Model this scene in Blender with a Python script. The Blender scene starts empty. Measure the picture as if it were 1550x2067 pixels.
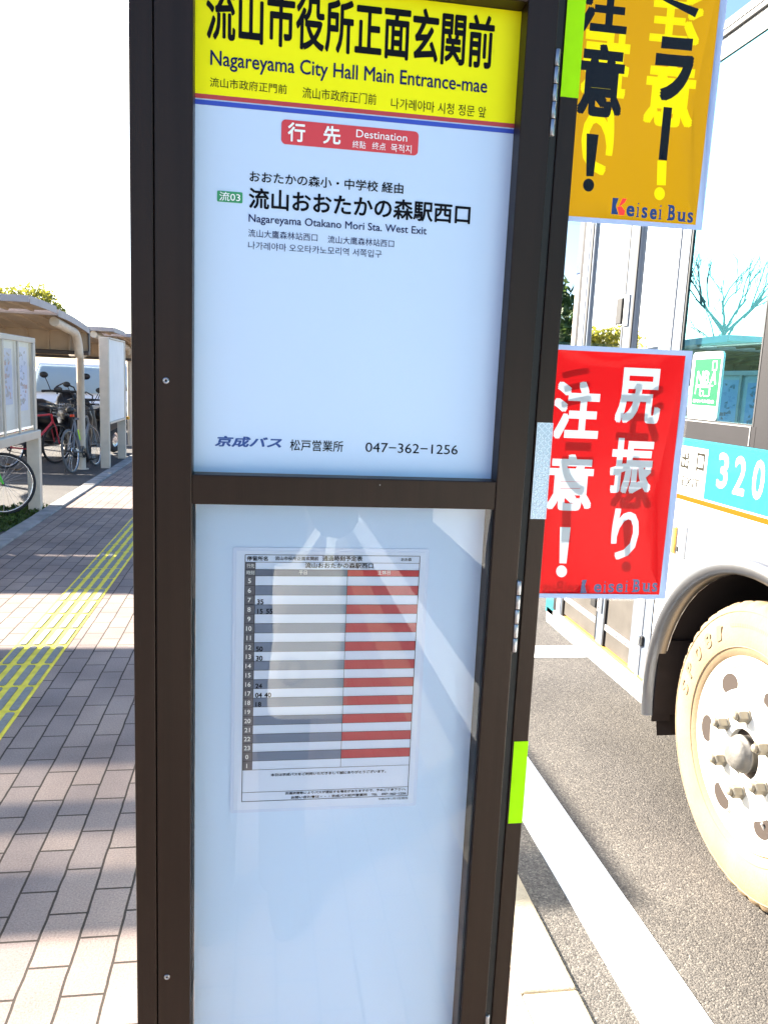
import bpy, bmesh, math, random
from mathutils import Vector, Matrix
from mathutils.geometry import delaunay_2d_cdt
random.seed(7)
R = math.radians
S = bpy.context.scene
COL = S.collection

# ------------------------------------------------------------------ camera, sky, sun, exposure
FPX, YAW, PITCH, ROLL = 1600.67, 0.157167, -0.164854, 0.043424
PW, PH = 1550.0, 2067.0
CAM = Vector((0, 0, 1.6))
fwd = Vector((math.sin(YAW) * math.cos(PITCH), math.cos(YAW) * math.cos(PITCH), math.sin(PITCH)))
r0 = Vector((math.cos(YAW), -math.sin(YAW), 0)); u0 = r0.cross(fwd)
RGT = r0 * math.cos(ROLL) + u0 * math.sin(ROLL)
UPV = -r0 * math.sin(ROLL) + u0 * math.cos(ROLL)
cd = bpy.data.cameras.new('camera'); cam = bpy.data.objects.new('camera', cd); COL.objects.link(cam)
cam.matrix_world = Matrix(((RGT.x, UPV.x, -fwd.x, CAM.x), (RGT.y, UPV.y, -fwd.y, CAM.y), (RGT.z, UPV.z, -fwd.z, CAM.z), (0, 0, 0, 1)))
cd.sensor_fit = 'HORIZONTAL'; cd.sensor_width = 36; cd.lens = 36 * FPX / PW
cd.clip_start = 0.01; cd.clip_end = 2000
S.camera = cam

SUN = Vector((-1.6, 1.36, 1.0)).normalized()          # towards the sun
w = bpy.data.worlds.new('World'); S.world = w; w.use_nodes = True
nt = w.node_tree; nt.nodes.clear()
sky = nt.nodes.new('ShaderNodeTexSky'); sky.sky_type = 'NISHITA'; sky.sun_disc = False
sky.sun_elevation = math.asin(SUN.z); sky.sun_rotation = math.atan2(SUN.x, SUN.y)
sky.air_density = 1.0; sky.dust_density = 1.6; sky.ozone_density = 4.0
bg = nt.nodes.new('ShaderNodeBackground'); bg.inputs[1].default_value = 0.062
wo = nt.nodes.new('ShaderNodeOutputWorld')
nt.links.new(sky.outputs[0], bg.inputs[0]); nt.links.new(bg.outputs[0], wo.inputs[0])
sd = bpy.data.lights.new('sun', 'SUN'); sd.energy = 5.0; sd.angle = R(0.55); sd.color = (1.0, 0.90, 0.76)
so = bpy.data.objects.new('sun', sd); COL.objects.link(so); so.location = (-20, 18, 20)
so.rotation_euler = SUN.to_track_quat('Z', 'Y').to_euler()
S.view_settings.view_transform = 'Standard'; S.view_settings.look = 'None'
S.view_settings.gamma = 1; S.view_settings.use_curve_mapping = False
S.view_settings.exposure = 2.78
S.cycles.max_bounces = 10; S.cycles.transparent_max_bounces = 16
S.cycles.use_denoising = True


def ray(px, py):
    return RGT * ((px - PW / 2) / FPX) - UPV * ((py - PH / 2) / FPX) + fwd
def onY(px, py, Y):
    d = ray(px, py); return CAM + d * (Y / d.y)
def onX(px, py, X):
    d = ray(px, py); return CAM + d * (X / d.x)
def onZ(px, py, Z=0.0):
    d = ray(px, py); return CAM + d * ((Z - 1.6) / d.z)

# ------------------------------------------------------------------ materials
def mat(name, col, rough=0.6, metal=0.0, spec=0.5, var=0.0, vscale=8.0, bump=0.0, bscale=60.0, coat=0.0, stretch=None):
    m = bpy.data.materials.new(name); m.use_nodes = True
    n = m.node_tree.nodes; l = m.node_tree.links; b = n['Principled BSDF']
    b.inputs['Base Color'].default_value = (*col, 1); b.inputs['Roughness'].default_value = rough
    b.inputs['Metallic'].default_value = metal; b.inputs['Specular IOR Level'].default_value = spec
    b.inputs['Coat Weight'].default_value = coat
    if var or bump:
        tc = n.new('ShaderNodeTexCoord'); mp = n.new('ShaderNodeMapping'); l.new(tc.outputs['Object'], mp.inputs[0])
        if stretch: mp.inputs['Scale'].default_value = stretch
    if var:
        t = n.new('ShaderNodeTexNoise'); t.inputs['Scale'].default_value = vscale; t.inputs['Detail'].default_value = 6
        l.new(mp.outputs[0], t.inputs['Vector'])
        mx = n.new('ShaderNodeMix'); mx.data_type = 'RGBA'
        mx.inputs[6].default_value = (*[max(0, c * (1 - var)) for c in col], 1)
        mx.inputs[7].default_value = (*[min(1, c * (1 + var)) for c in col], 1)
        rp = n.new('ShaderNodeValToRGB'); rp.color_ramp.elements[0].position = .3; rp.color_ramp.elements[1].position = .7
        l.new(t.outputs['Fac'], rp.inputs[0]); l.new(rp.outputs[0], mx.inputs[0]); l.new(mx.outputs[2], b.inputs['Base Color'])
    if bump:
        t2 = n.new('ShaderNodeTexNoise'); t2.inputs['Scale'].default_value = bscale; t2.inputs['Detail'].default_value = 5
        l.new(mp.outputs[0], t2.inputs['Vector'])
        bp = n.new('ShaderNodeBump'); bp.inputs['Strength'].default_value = bump; bp.inputs['Distance'].default_value = .01
        l.new(t2.outputs['Fac'], bp.inputs['Height']); l.new(bp.outputs[0], b.inputs['Normal'])
    return m

def glass_mat(name, tint, refl=1.0, rough=0.0, ior=1.5, gcol=(1, 1, 1)):
    m = bpy.data.materials.new(name); m.use_nodes = True
    n = m.node_tree.nodes; l = m.node_tree.links; n.clear()
    o = n.new('ShaderNodeOutputMaterial'); t = n.new('ShaderNodeBsdfTransparent'); t.inputs[0].default_value = (*tint, 1)
    g = n.new('ShaderNodeBsdfGlossy'); g.inputs['Roughness'].default_value = rough; g.inputs[0].default_value = (*gcol, 1)
    f = n.new('ShaderNodeFresnel'); f.inputs[0].default_value = ior
    mm = n.new('ShaderNodeMath'); mm.operation = 'MULTIPLY'; mm.inputs[1].default_value = refl
    mx = n.new('ShaderNodeMixShader')
    l.new(f.outputs[0], mm.inputs[0]); l.new(mm.outputs[0], mx.inputs[0])
    l.new(t.outputs[0], mx.inputs[1]); l.new(g.outputs[0], mx.inputs[2]); l.new(mx.outputs[0], o.inputs[0])
    return m

def sheet_mat(name, col, trans=0.5, rough=0.18, var=0.0):
    """printed paper under a glossy film: lets part of the light from behind through"""
    m = bpy.data.materials.new(name); m.use_nodes = True
    n = m.node_tree.nodes; l = m.node_tree.links
    b = n['Principled BSDF']; o = n['Material Output']
    b.inputs['Base Color'].default_value = (*col, 1); b.inputs['Roughness'].default_value = rough; b.inputs['Specular IOR Level'].default_value = .12
    t = n.new('ShaderNodeBsdfTranslucent'); t.inputs[0].default_value = (*col, 1)
    mx = n.new('ShaderNodeMixShader'); mx.inputs[0].default_value = trans
    if var:
        tc = n.new('ShaderNodeTexCoord'); tx = n.new('ShaderNodeTexNoise'); tx.inputs['Scale'].default_value = 7
        l.new(tc.outputs['Object'], tx.inputs['Vector'])
        bp = n.new('ShaderNodeBump'); bp.inputs['Strength'].default_value = var; bp.inputs['Distance'].default_value = .02
        l.new(tx.outputs['Fac'], bp.inputs['Height']); l.new(bp.outputs[0], b.inputs['Normal'])
    l.new(b.outputs[0], mx.inputs[1]); l.new(t.outputs[0], mx.inputs[2]); l.new(mx.outputs[0], o.inputs[0])
    return m

def leaf_mat(name, col, col2):
    m = bpy.data.materials.new(name); m.use_nodes = True
    n = m.node_tree.nodes; l = m.node_tree.links; b = n['Principled BSDF']; o = n['Material Output']
    g = n.new('ShaderNodeNewGeometry'); mx = n.new('ShaderNodeMix'); mx.data_type = 'RGBA'
    mx.inputs[6].default_value = (*col, 1); mx.inputs[7].default_value = (*col2, 1)
    l.new(g.outputs['Random Per Island'], mx.inputs[0]); l.new(mx.outputs[2], b.inputs['Base Color'])
    b.inputs['Roughness'].default_value = .6
    t = n.new('ShaderNodeBsdfTranslucent'); l.new(mx.outputs[2], t.inputs[0])
    ms = n.new('ShaderNodeMixShader'); ms.inputs[0].default_value = .4
    l.new(b.outputs[0], ms.inputs[1]); l.new(t.outputs[0], ms.inputs[2]); l.new(ms.outputs[0], o.inputs[0])
    return m

def asphalt_mat(name, dark, mid, light):
    m = bpy.data.materials.new(name); m.use_nodes = True
    n = m.node_tree.nodes; l = m.node_tree.links; b = n['Principled BSDF']
    tc = n.new('ShaderNodeTexCoord')
    v = n.new('ShaderNodeTexVoronoi'); v.inputs['Scale'].default_value = 185; v.feature = 'F1'
    l.new(tc.outputs['Object'], v.inputs['Vector'])
    nz = n.new('ShaderNodeTexNoise'); nz.inputs['Scale'].default_value = 1.3; nz.inputs['Detail'].default_value = 5
    l.new(tc.outputs['Object'], nz.inputs['Vector'])
    n2 = n.new('ShaderNodeTexNoise'); n2.inputs['Scale'].default_value = 220; n2.inputs['Detail'].default_value = 4; n2.inputs['Roughness'].default_value = .7
    l.new(tc.outputs['Object'], n2.inputs['Vector'])
    sep = n.new('ShaderNodeSeparateColor'); l.new(v.outputs['Color'], sep.inputs[0])
    rp = n.new('ShaderNodeValToRGB'); e = rp.color_ramp.elements
    e[0].position = 0; e[0].color = (*dark, 1); e[1].position = 1; e[1].color = (*light, 1)
    k = e.new(.45); k.color = (*mid, 1); k = e.new(.8); k.color = (*[c * 1.15 for c in mid], 1)
    l.new(sep.outputs[0], rp.inputs[0])
    mx = n.new('ShaderNodeMix'); mx.data_type = 'RGBA'; mx.blend_type = 'MULTIPLY'; mx.inputs[0].default_value = 1
    r2 = n.new('ShaderNodeValToRGB'); r2.color_ramp.elements[0].color = (.75, .75, .75, 1); r2.color_ramp.elements[1].color = (1.2, 1.2, 1.2, 1)
    r2.color_ramp.elements[0].position = .3; r2.color_ramp.elements[1].position = .7
    l.new(nz.outputs['Fac'], r2.inputs[0]); l.new(rp.outputs[0], mx.inputs[6]); l.new(r2.outputs[0], mx.inputs[7])
    l.new(mx.outputs[2], b.inputs['Base Color']); b.inputs['Roughness'].default_value = .85; b.inputs['Specular IOR Level'].default_value = .2
    ad = n.new('ShaderNodeMath'); ad.operation = 'SUBTRACT'; l.new(n2.outputs['Fac'], ad.inputs[0]); l.new(v.outputs['Distance'], ad.inputs[1])
    bp = n.new('ShaderNodeBump'); bp.inputs['Strength'].default_value = .55; bp.inputs['Distance'].default_value = .004
    l.new(ad.outputs[0], bp.inputs['Height']); l.new(bp.outputs[0], b.inputs['Normal'])
    return m

def brick_mat(name, c1, c2, mortar):
    m = bpy.data.materials.new(name); m.use_nodes = True
    n = m.node_tree.nodes; l = m.node_tree.links; b = n['Principled BSDF']
    tc = n.new('ShaderNodeTexCoord'); sp = n.new('ShaderNodeSeparateXYZ'); l.new(tc.outputs['Object'], sp.inputs[0])
    cb = n.new('ShaderNodeCombineXYZ')
    nz0 = n.new('ShaderNodeTexNoise'); nz0.inputs['Scale'].default_value = 9; l.new(tc.outputs['Object'], nz0.inputs['Vector'])
    wob = n.new('ShaderNodeMath'); wob.operation = 'MULTIPLY_ADD'; wob.inputs[1].default_value = .008
    a = n.new('ShaderNodeMath'); a.inputs[1].default_value = -2.009 + .0; l.new(sp.outputs[1], a.inputs[0])
    c = n.new('ShaderNodeMath'); c.inputs[1].default_value = .486 - .004
    l.new(nz0.outputs['Fac'], wob.inputs[0]); l.new(sp.outputs[0], wob.inputs[2]); l.new(wob.outputs[0], c.inputs[0])
    l.new(a.outputs[0], cb.inputs[0]); l.new(c.outputs[0], cb.inputs[1])
    br = n.new('ShaderNodeTexBrick'); br.offset = .5; br.offset_frequency = 2; br.squash = 1
    br.inputs['Scale'].default_value = 1; br.inputs['Mortar Size'].default_value = .0040; br.inputs['Mortar Smooth'].default_value = .25
    br.inputs['Brick Width'].default_value = .219; br.inputs['Row Height'].default_value = .11; br.inputs['Bias'].default_value = 0
    br.inputs['Color1'].default_value = (*c1, 1); br.inputs['Color2'].default_value = (*c2, 1); br.inputs['Mortar'].default_value = (*mortar, 1)
    l.new(cb.outputs[0], br.inputs['Vector'])
    sp2 = n.new('ShaderNodeTexNoise'); sp2.inputs['Scale'].default_value = 170; sp2.inputs['Detail'].default_value = 4; sp2.inputs['Roughness'].default_value = .75
    l.new(tc.outputs['Object'], sp2.inputs['Vector'])
    big = n.new('ShaderNodeTexNoise'); big.inputs['Scale'].default_value = 2.2; big.inputs['Detail'].default_value = 6; l.new(tc.outputs['Object'], big.inputs['Vector'])
    r1 = n.new('ShaderNodeValToRGB'); r1.color_ramp.elements[0].position = .3; r1.color_ramp.elements[1].position = .72
    r1.color_ramp.elements[0].color = (.68, .68, .68, 1); r1.color_ramp.elements[1].color = (1.35, 1.35, 1.35, 1); l.new(sp2.outputs['Fac'], r1.inputs[0])
    r3 = n.new('ShaderNodeValToRGB'); r3.color_ramp.elements[0].position = .3; r3.color_ramp.elements[1].position = .7
    r3.color_ramp.elements[0].color = (.76, .75, .76, 1); r3.color_ramp.elements[1].color = (1.18, 1.18, 1.14, 1); l.new(big.outputs['Fac'], r3.inputs[0])
    m1 = n.new('ShaderNodeMix'); m1.data_type = 'RGBA'; m1.blend_type = 'MULTIPLY'; m1.inputs[0].default_value = 1
    m2 = n.new('ShaderNodeMix'); m2.data_type = 'RGBA'; m2.blend_type = 'MULTIPLY'; m2.inputs[0].default_value = 1
    l.new(br.outputs['Color'], m1.inputs[6]); l.new(r1.outputs[0], m1.inputs[7]); l.new(m1.outputs[2], m2.inputs[6]); l.new(r3.outputs[0], m2.inputs[7])
    l.new(m2.outputs[2], b.inputs['Base Color']); b.inputs['Roughness'].default_value = .85; b.inputs['Specular IOR Level'].default_value = .15
    h = n.new('ShaderNodeMath'); h.operation = 'MULTIPLY_ADD'; h.inputs[1].default_value = -1.6; l.new(br.outputs['Fac'], h.inputs[0])
    hs = n.new('ShaderNodeMath'); hs.operation = 'MULTIPLY'; hs.inputs[1].default_value = .5; l.new(sp2.outputs['Fac'], hs.inputs[0]); l.new(hs.outputs[0], h.inputs[2])
    bp = n.new('ShaderNodeBump'); bp.inputs['Strength'].default_value = .7; bp.inputs['Distance'].default_value = .005
    l.new(h.outputs[0], bp.inputs['Height']); l.new(bp.outputs[0], b.inputs['Normal'])
    return m

M = dict(
    bronze=mat('bronze_anodised', (.019, .0105, .0075), .38, .3, .28, .12, 3, .05, 40, stretch=(30, 30, .6)),
    gasket=mat('black_rubber', (.006, .006, .007), .7),
    steel=mat('hinge_steel', (.32, .33, .36), .32, 1.0, .5, .1, 30),
    board_sky_tint=mat('sky_tinted_acrylic', (.49, .61, .80), .38, 0, .15, .012, 3),  # blue tint in the base stands in for sky light
    case_sky_tint=mat('sky_tinted_case_back', (.60, .74, .96), .5, 0, .15, .02, 2),  # blued base paints sky light onto the back board
    sign_yellow=mat('sign_yellow', (.84, .80, .006), .45, 0, .1),
    ink=mat('black_ink', (.005, .0055, .009), .6, 0, .08), ink_navy=mat('navy_ink', (.010, .018, .085), .6, 0, .08),
    ink_red=mat('red_ink', (.42, .035, .04), .5), ink_blue=mat('blue_ink', (.02, .055, .42), .5),
    tag_red=mat('tag_red', (.58, .035, .045), .45), tag_green=mat('tag_green', (.02, .26, .10), .45),
    white_ink=mat('white_ink', (.82, .83, .84), .45),
    logo_blue=mat('logo_blue', (.012, .06, .26), .5), logo_red=mat('logo_red', (.60, .03, .03), .5),
    paper=mat('paper', (.66, .74, .92), .6), film=mat('film', (.60, .70, .92), .25),  # blue in paper and film colours stands in for sky light
    row_grey=mat('row_grey', (.16, .20, .30), .6), head_grey=mat('head_grey', (.10, .10, .125), .6),
    head_grey2=mat('head_grey2', (.11, .13, .20), .6),
    row_red=mat('row_red', (.46, .045, .06), .6), head_red=mat('head_red', (.50, .02, .03), .6),
    lime=mat('lime_reflector', (.34, .74, .0), .35, 0, .1, .04, 60), silver_tape=mat('silver_reflector', (.38, .50, .62), .3, .2),
    silver_line=mat('silver_line', (.62, .74, .86), .3),
    glass=glass_mat('case_glass', (.98, .99, .985), .9),
    asphalt=asphalt_mat('asphalt', (.062, .057, .053), (.104, .096, .087), (.185, .168, .146)),
    asphalt2=asphalt_mat('asphalt_old', (.05, .05, .05), (.085, .08, .078), (.13, .125, .12)),
    brick=brick_mat('brick_paving', (.295, .23, .20), (.225, .183, .172), (.05, .040, .034)),
    concrete=mat('kerb_concrete', (.40, .34, .25), .85, 0, .15, .16, 9, .35, 120),
    concrete2=mat('edging_concrete', (.26, .255, .25), .9, 0, .3, .25, 6, .35, 90),
    road_paint=mat('road_paint', (.82, .82, .80), .7, 0, .3, .05, 20, .3, 160),
    tact_yellow=mat('tactile_yellow', (.84, .66, .06), .7, 0, .3, .18, 14, .2, 150),
    tact_bar=mat('tactile_bar', (.20, .205, .19), .7, 0, .3, .15, 40, .3, 220),
    soil=mat('soil', (.10, .08, .06), .9, 0, .3, .3, 10, .4, 60),
    bus_white=mat('bus_white', (.80, .80, .78), .28, 0, .5, .02, 2, coat=.4), bus_teal=mat('bus_teal', (.013, .15, .18), .35, 0, .3, coat=.2), sign_grey=mat('sign_grey', (.02, .018, .012), .6, 0, .1),
    bus_line=mat('bus_teal_dark', (.01, .18, .24), .35), bus_orange=mat('bus_orange', (.47, .066, .0), .35, 0, .2),
    bus_grey=mat('bus_grey', (.015, .014, .016), .55, 0, .2, .08, 12), door_grey=mat('door_grey', (.085, .077, .068), .5, 0, .2, .15, 10),
    alu=mat('aluminium', (.62, .62, .62), .35, .7, .5, .08, 20), alu_pale=mat('aluminium_pale', (.13, .155, .195), .45, .0, .3),
    rubber=mat('seal_rubber', (.008, .009, .012), .6), well=mat('wheel_well', (.016, .012, .012), .8, 0, .3, .3, 6),
    tyre=mat('dusty_tyre', (.245, .180, .112), .9, 0, .1, .14, 7, .12, 90), tread=mat('tyre_tread', (.225, .165, .10), .9, 0, .1, .2, 14),
    rim=mat('wheel_steel', (.64, .62, .56), .5, .0, .5, .05, 10), nut=mat('nut_steel', (.22, .195, .15), .5, .3, .5, .1, 60),
    hub=mat('hub_cast', (.145, .138, .125), .55, .3, .5, .2, 25, .3, 60), hole_shade=mat('hole_shade_paint', (.03, .02, .015), .9),
    bus_glass=glass_mat('bus_glass', (.60, .84, .86), .9, .0, 1.5, (.36, .82, .86)), door_glass=glass_mat('door_glass', (.86, .95, .96), 1.3, .0), car_glass=glass_mat('car_glass', (.80, .95, 1.0), 2.0, .0),
    seat_blue=mat('seat_cloth', (.05, .15, .17), .9, 0, .2, .3, 30), cabin=mat('bus_cabin', (.38, .40, .40), .6), floor_dk=mat('bus_floor', (.06, .06, .065), .6),
    amber=mat('amber_lens', (.75, .42, .08), .25), pole_beige=mat('pole_beige', (.60, .52, .42), .5, 0, .3, .08, 8),
    navy=mat('navy_paint', (.02, .05, .14), .4), beige=mat('beige_paint', (.40, .33, .26), .6),
    roof_out=mat('shelter_roof', (.40, .36, .36), .5, 0, .3, .08, 5), roof_in=mat('shelter_soffit', (.45, .34, .235), .6, 0, .2, .12, 3),
    gutter=mat('gutter_brown', (.055, .042, .038), .5), half_light=None,
    frame_alu=mat('notice_frame', (.50, .46, .40), .42, .25, .5, .06, 6), notice_back=mat('notice_back', (.80, .82, .80), .7, 0, .3, .08, 3),
    notice_cream=mat('notice_cream', (.86, .84, .80), .6, 0, .3, .04, 3),
    moss=mat('moss', (.05, .08, .015), .95, 0, .2, .6, 30, .8, 60), twig=mat('bark', (.10, .085, .07), .9, 0, .2, .3, 12, .5, 40),
    leaf_y=leaf_mat('leaf_yellow', (.20, .22, .03), (.34, .30, .04)), leaf_g=leaf_mat('leaf_green', (.035, .075, .02), (.08, .13, .035)),
    leaf_d=leaf_mat('leaf_dry', (.30, .13, .03), (.24, .16, .06)),
    blackp=mat('black_plastic', (.012, .012, .014), .35, 0, .5, .1, 20), tyre_bike=mat('bike_tyre', (.02, .02, .022), .8),
    tyre_grey=mat('bike_tyre_grey', (.12, .125, .13), .8),
    green_p=mat('green_paint', (.05, .50, .02), .35), red_p=mat('red_paint', (.45, .03, .05), .35), grey_p=mat('grey_paint', (.16, .18, .21), .35),
    chrome=mat('chrome', (.6, .6, .62), .18, 1), lime_p=mat('lime_paint', (.45, .75, .02), .4), red_lens=mat('red_lens', (.75, .05, .01), .2),
    plate=mat('plate_white', (.75, .75, .75), .5), lens=mat('clear_lens', (.55, .56, .55), .12, .2),
    car_white=mat('car_white', (.72, .73, .73), .3, 0, .5, coat=.5), car_dark=mat('car_dark', (.02, .022, .025), .5),
    faded_grey=mat('faded_grey', (.36, .38, .42), .7), faded_rose=mat('faded_rose', (.50, .36, .36), .7), trim_metal=mat('trim_metal', (.20, .205, .215), .30, .9, .5, .08, 6),
    sticker_green=mat('sticker_green', (.004, .095, .042), .45, 0, .2), window_sky=mat('window_sky_paint', (.40, .80, .88), .8, 0, .1, .03, 3),
    skin=mat('skin', (.50, .32, .24), .55), coat=mat('coat_cloth', (.020, .022, .030), .9, 0, .2, .2, 40), trouser=mat('trouser_cloth', (.025, .028, .04), .9, 0, .2, .2, 40),
    hair=mat('hair_black', (.012, .010, .009), .5), canvas=mat('canvas_cloth', (.72, .72, .66), .9, 0, .2, .08, 14, .25, 300), ink2=mat('print_ink', (.004, .004, .006), .6, 0, .05), stamp=mat('stamp_ink', (.22, .22, .24), .9),
    shoe=mat('shoe_black', (.015, .015, .016), .5), phone=mat('phone_black', (.01, .01, .012), .2),
)
def poly_sheet():
    m = bpy.data.materials.new('half_light_sheet'); m.use_nodes = True
    n = m.node_tree.nodes; l = m.node_tree.links; b = n['Principled BSDF']; o = n['Material Output']
    b.inputs['Base Color'].default_value = (.5, .48, .42, 1)
    t = n.new('ShaderNodeBsdfTransparent'); t.inputs[0].default_value = (.85, .84, .8, 1); mx = n.new('ShaderNodeMixShader'); mx.inputs[0].default_value = .30
    l.new(b.outputs[0], mx.inputs[1]); l.new(t.outputs[0], mx.inputs[2]); l.new(mx.outputs[0], o.inputs[0])
    return m
M['half_light'] = poly_sheet()

# ------------------------------------------------------------------ mesh helpers
class MB:
    def __init__(self): self.v = []; self.f = []; self.mi = []; self.mats = []; self.sm = []
    def m(self, name):
        if name not in self.mats: self.mats.append(name)
        return self.mats.index(name)
    def add(self, vs, fs, mt, smooth=False):
        o = len(self.v); k = self.m(mt); self.v += [tuple(p) for p in vs]
        for f in fs: self.f.append([i + o for i in f]); self.mi.append(k); self.sm.append(smooth)
    def box(self, x0, x1, y0, y1, z0, z1, mt, bev=0.0):
        if bev > 0:
            bm = bmesh.new(); bmesh.ops.create_cube(bm, size=1)
            for q in bm.verts: q.co = ((x0 + x1) / 2 + q.co.x * (x1 - x0), (y0 + y1) / 2 + q.co.y * (y1 - y0), (z0 + z1) / 2 + q.co.z * (z1 - z0))
            bmesh.ops.bevel(bm, geom=list(bm.edges), offset=min(bev, .45 * min(x1 - x0, y1 - y0, z1 - z0)), segments=2, affect='EDGES', profile=.5)
            self.bm(bm, mt); return
        vs = [(x, y, z) for x in (x0, x1) for y in (y0, y1) for z in (z0, z1)]
        self.add(vs, [(0, 1, 3, 2), (4, 6, 7, 5), (0, 4, 5, 1), (2, 3, 7, 6), (0, 2, 6, 4), (1, 5, 7, 3)], mt)
    def bm(self, bm, mt, smooth=False):
        bm.verts.ensure_lookup_table()
        self.add([v.co for v in bm.verts], [[v.index for v in f.verts] for f in bm.faces], mt, smooth); bm.free()
    def quad(self, a, b, c, d, mt): self.add([a, b, c, d], [(0, 1, 2, 3)], mt)
    def tube(self, pts, r, mt, n=10, caps=True, smooth=True):
        pts = [Vector(p) for p in pts]; rr = r if isinstance(r, (list, tuple)) else [r] * len(pts)
        vs = []; fs = []; prev = None
        for i, p in enumerate(pts):
            d = (pts[min(i + 1, len(pts) - 1)] - pts[max(i - 1, 0)]).normalized()
            if prev is None:
                up = Vector((0, 0, 1)) if abs(d.z) < .9 else Vector((1, 0, 0)); a = d.cross(up).normalized()
            else: a = (prev - d * prev.dot(d)).normalized()
            prev = a; b = d.cross(a)
            for k in range(n):
                t = 2 * math.pi * k / n; vs.append(p + (a * math.cos(t) + b * math.sin(t)) * rr[i])
        for i in range(len(pts) - 1):
            for k in range(n):
                k2 = (k + 1) % n; fs.append((i * n + k, i * n + k2, (i + 1) * n + k2, (i + 1) * n + k))
        self.add(vs, fs, mt, smooth)
        if caps:
            self.add(vs[:n], [tuple(range(n))[::-1]], mt); self.add(vs[-n:], [tuple(range(n))], mt)
    def lathe(self, prof, axis, cen, mt, n=48, smooth=True, fn=None):
        """prof: (r, h) along axis ('X','Y','Z') about cen"""
        vs = []; fs = []
        for k in range(n):
            t = 2 * math.pi * k / n; c, s = math.cos(t), math.sin(t)
            for j, (r, h) in enumerate(prof):
                if fn: r = fn(j, k, r)
                p = {'X': (h, r * c, r * s), 'Y': (r * c, h, r * s), 'Z': (r * c, r * s, h)}[axis]
                vs.append(Vector(p) + Vector(cen))
        m_ = len(prof)
        for k in range(n):
            for j in range(m_ - 1):
                k2 = (k + 1) % n; fs.append((k * m_ + j, k2 * m_ + j, k2 * m_ + j + 1, k * m_ + j + 1))
        self.add(vs, fs, mt, smooth)
    def disc(self, cen, r, axis, mt, n=32):
        vs = []
        for k in range(n):
            t = 2 * math.pi * k / n; c, s = r * math.cos(t), r * math.sin(t)
            vs.append(Vector(cen) + Vector({'X': (0, c, s), 'Y': (c, 0, s), 'Z': (c, s, 0)}[axis]))
        self.add(vs, [tuple(range(n))], mt)
    def prism(self, poly, axis, a, b, mt):
        """poly of 2-D points, extruded along axis from a to b. X:(y,z) Y:(x,z) Z:(x,y)"""
        def P(q, h): return {'X': (h, q[0], q[1]), 'Y': (q[0], h, q[1]), 'Z': (q[0], q[1], h)}[axis]
        n = len(poly); vs = [P(q, a) for q in poly] + [P(q, b) for q in poly]
        fs = [tuple(range(n)), tuple(range(2 * n - 1, n - 1, -1))] + [(i, (i + 1) % n, (i + 1) % n + n, i + n) for i in range(n)]
        self.add(vs, fs, mt)
    def poly(self, pts, mt): self.add(pts, [tuple(range(len(pts)))], mt)
    def build(self, name, parent=None, org=None, fix=True):
        me = bpy.data.meshes.new(name)
        o = Vector(org) if org is not None else (Vector(parent['org']) if parent is not None and 'org' in parent else Vector((0, 0, 0)))
        me.from_pydata([tuple(Vector(p) - o) for p in self.v], [], self.f)
        for k in self.mats: me.materials.append(M[k])
        for p, k, s in zip(me.polygons, self.mi, self.sm): p.material_index = k; p.use_smooth = s
        if fix:
            bm = bmesh.new(); bm.from_mesh(me); bmesh.ops.recalc_face_normals(bm, faces=bm.faces); bm.to_mesh(me); bm.free()
        me.update()
        ob = bpy.data.objects.new(name, me); COL.objects.link(ob)
        if parent is not None:
            ob.parent = parent
            if 'org' in parent: ob['org'] = parent['org']
        elif org is not None: ob.location = o
        return ob

def thing(name, label, cat, loc=(0, 0, 0), group=None, local=False):
    o = bpy.data.objects.new(name, None); COL.objects.link(o); o.empty_display_size = .1
    o.location = loc; o['label'] = label; o['category'] = cat
    if not local: o['org'] = tuple(loc)
    if group: o['group'] = group
    return o
def tag(o, label, cat, group=None):
    o['label'] = label; o['category'] = cat
    if group: o['group'] = group
    return o
def struct(o): o['kind'] = 'structure'; return o
def copy_tree(o, parent=None):
    c = o.copy(); COL.objects.link(c)
    if parent is not None: c.parent = parent
    for ch in list(o.children): copy_tree(ch, c)
    return c

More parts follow.
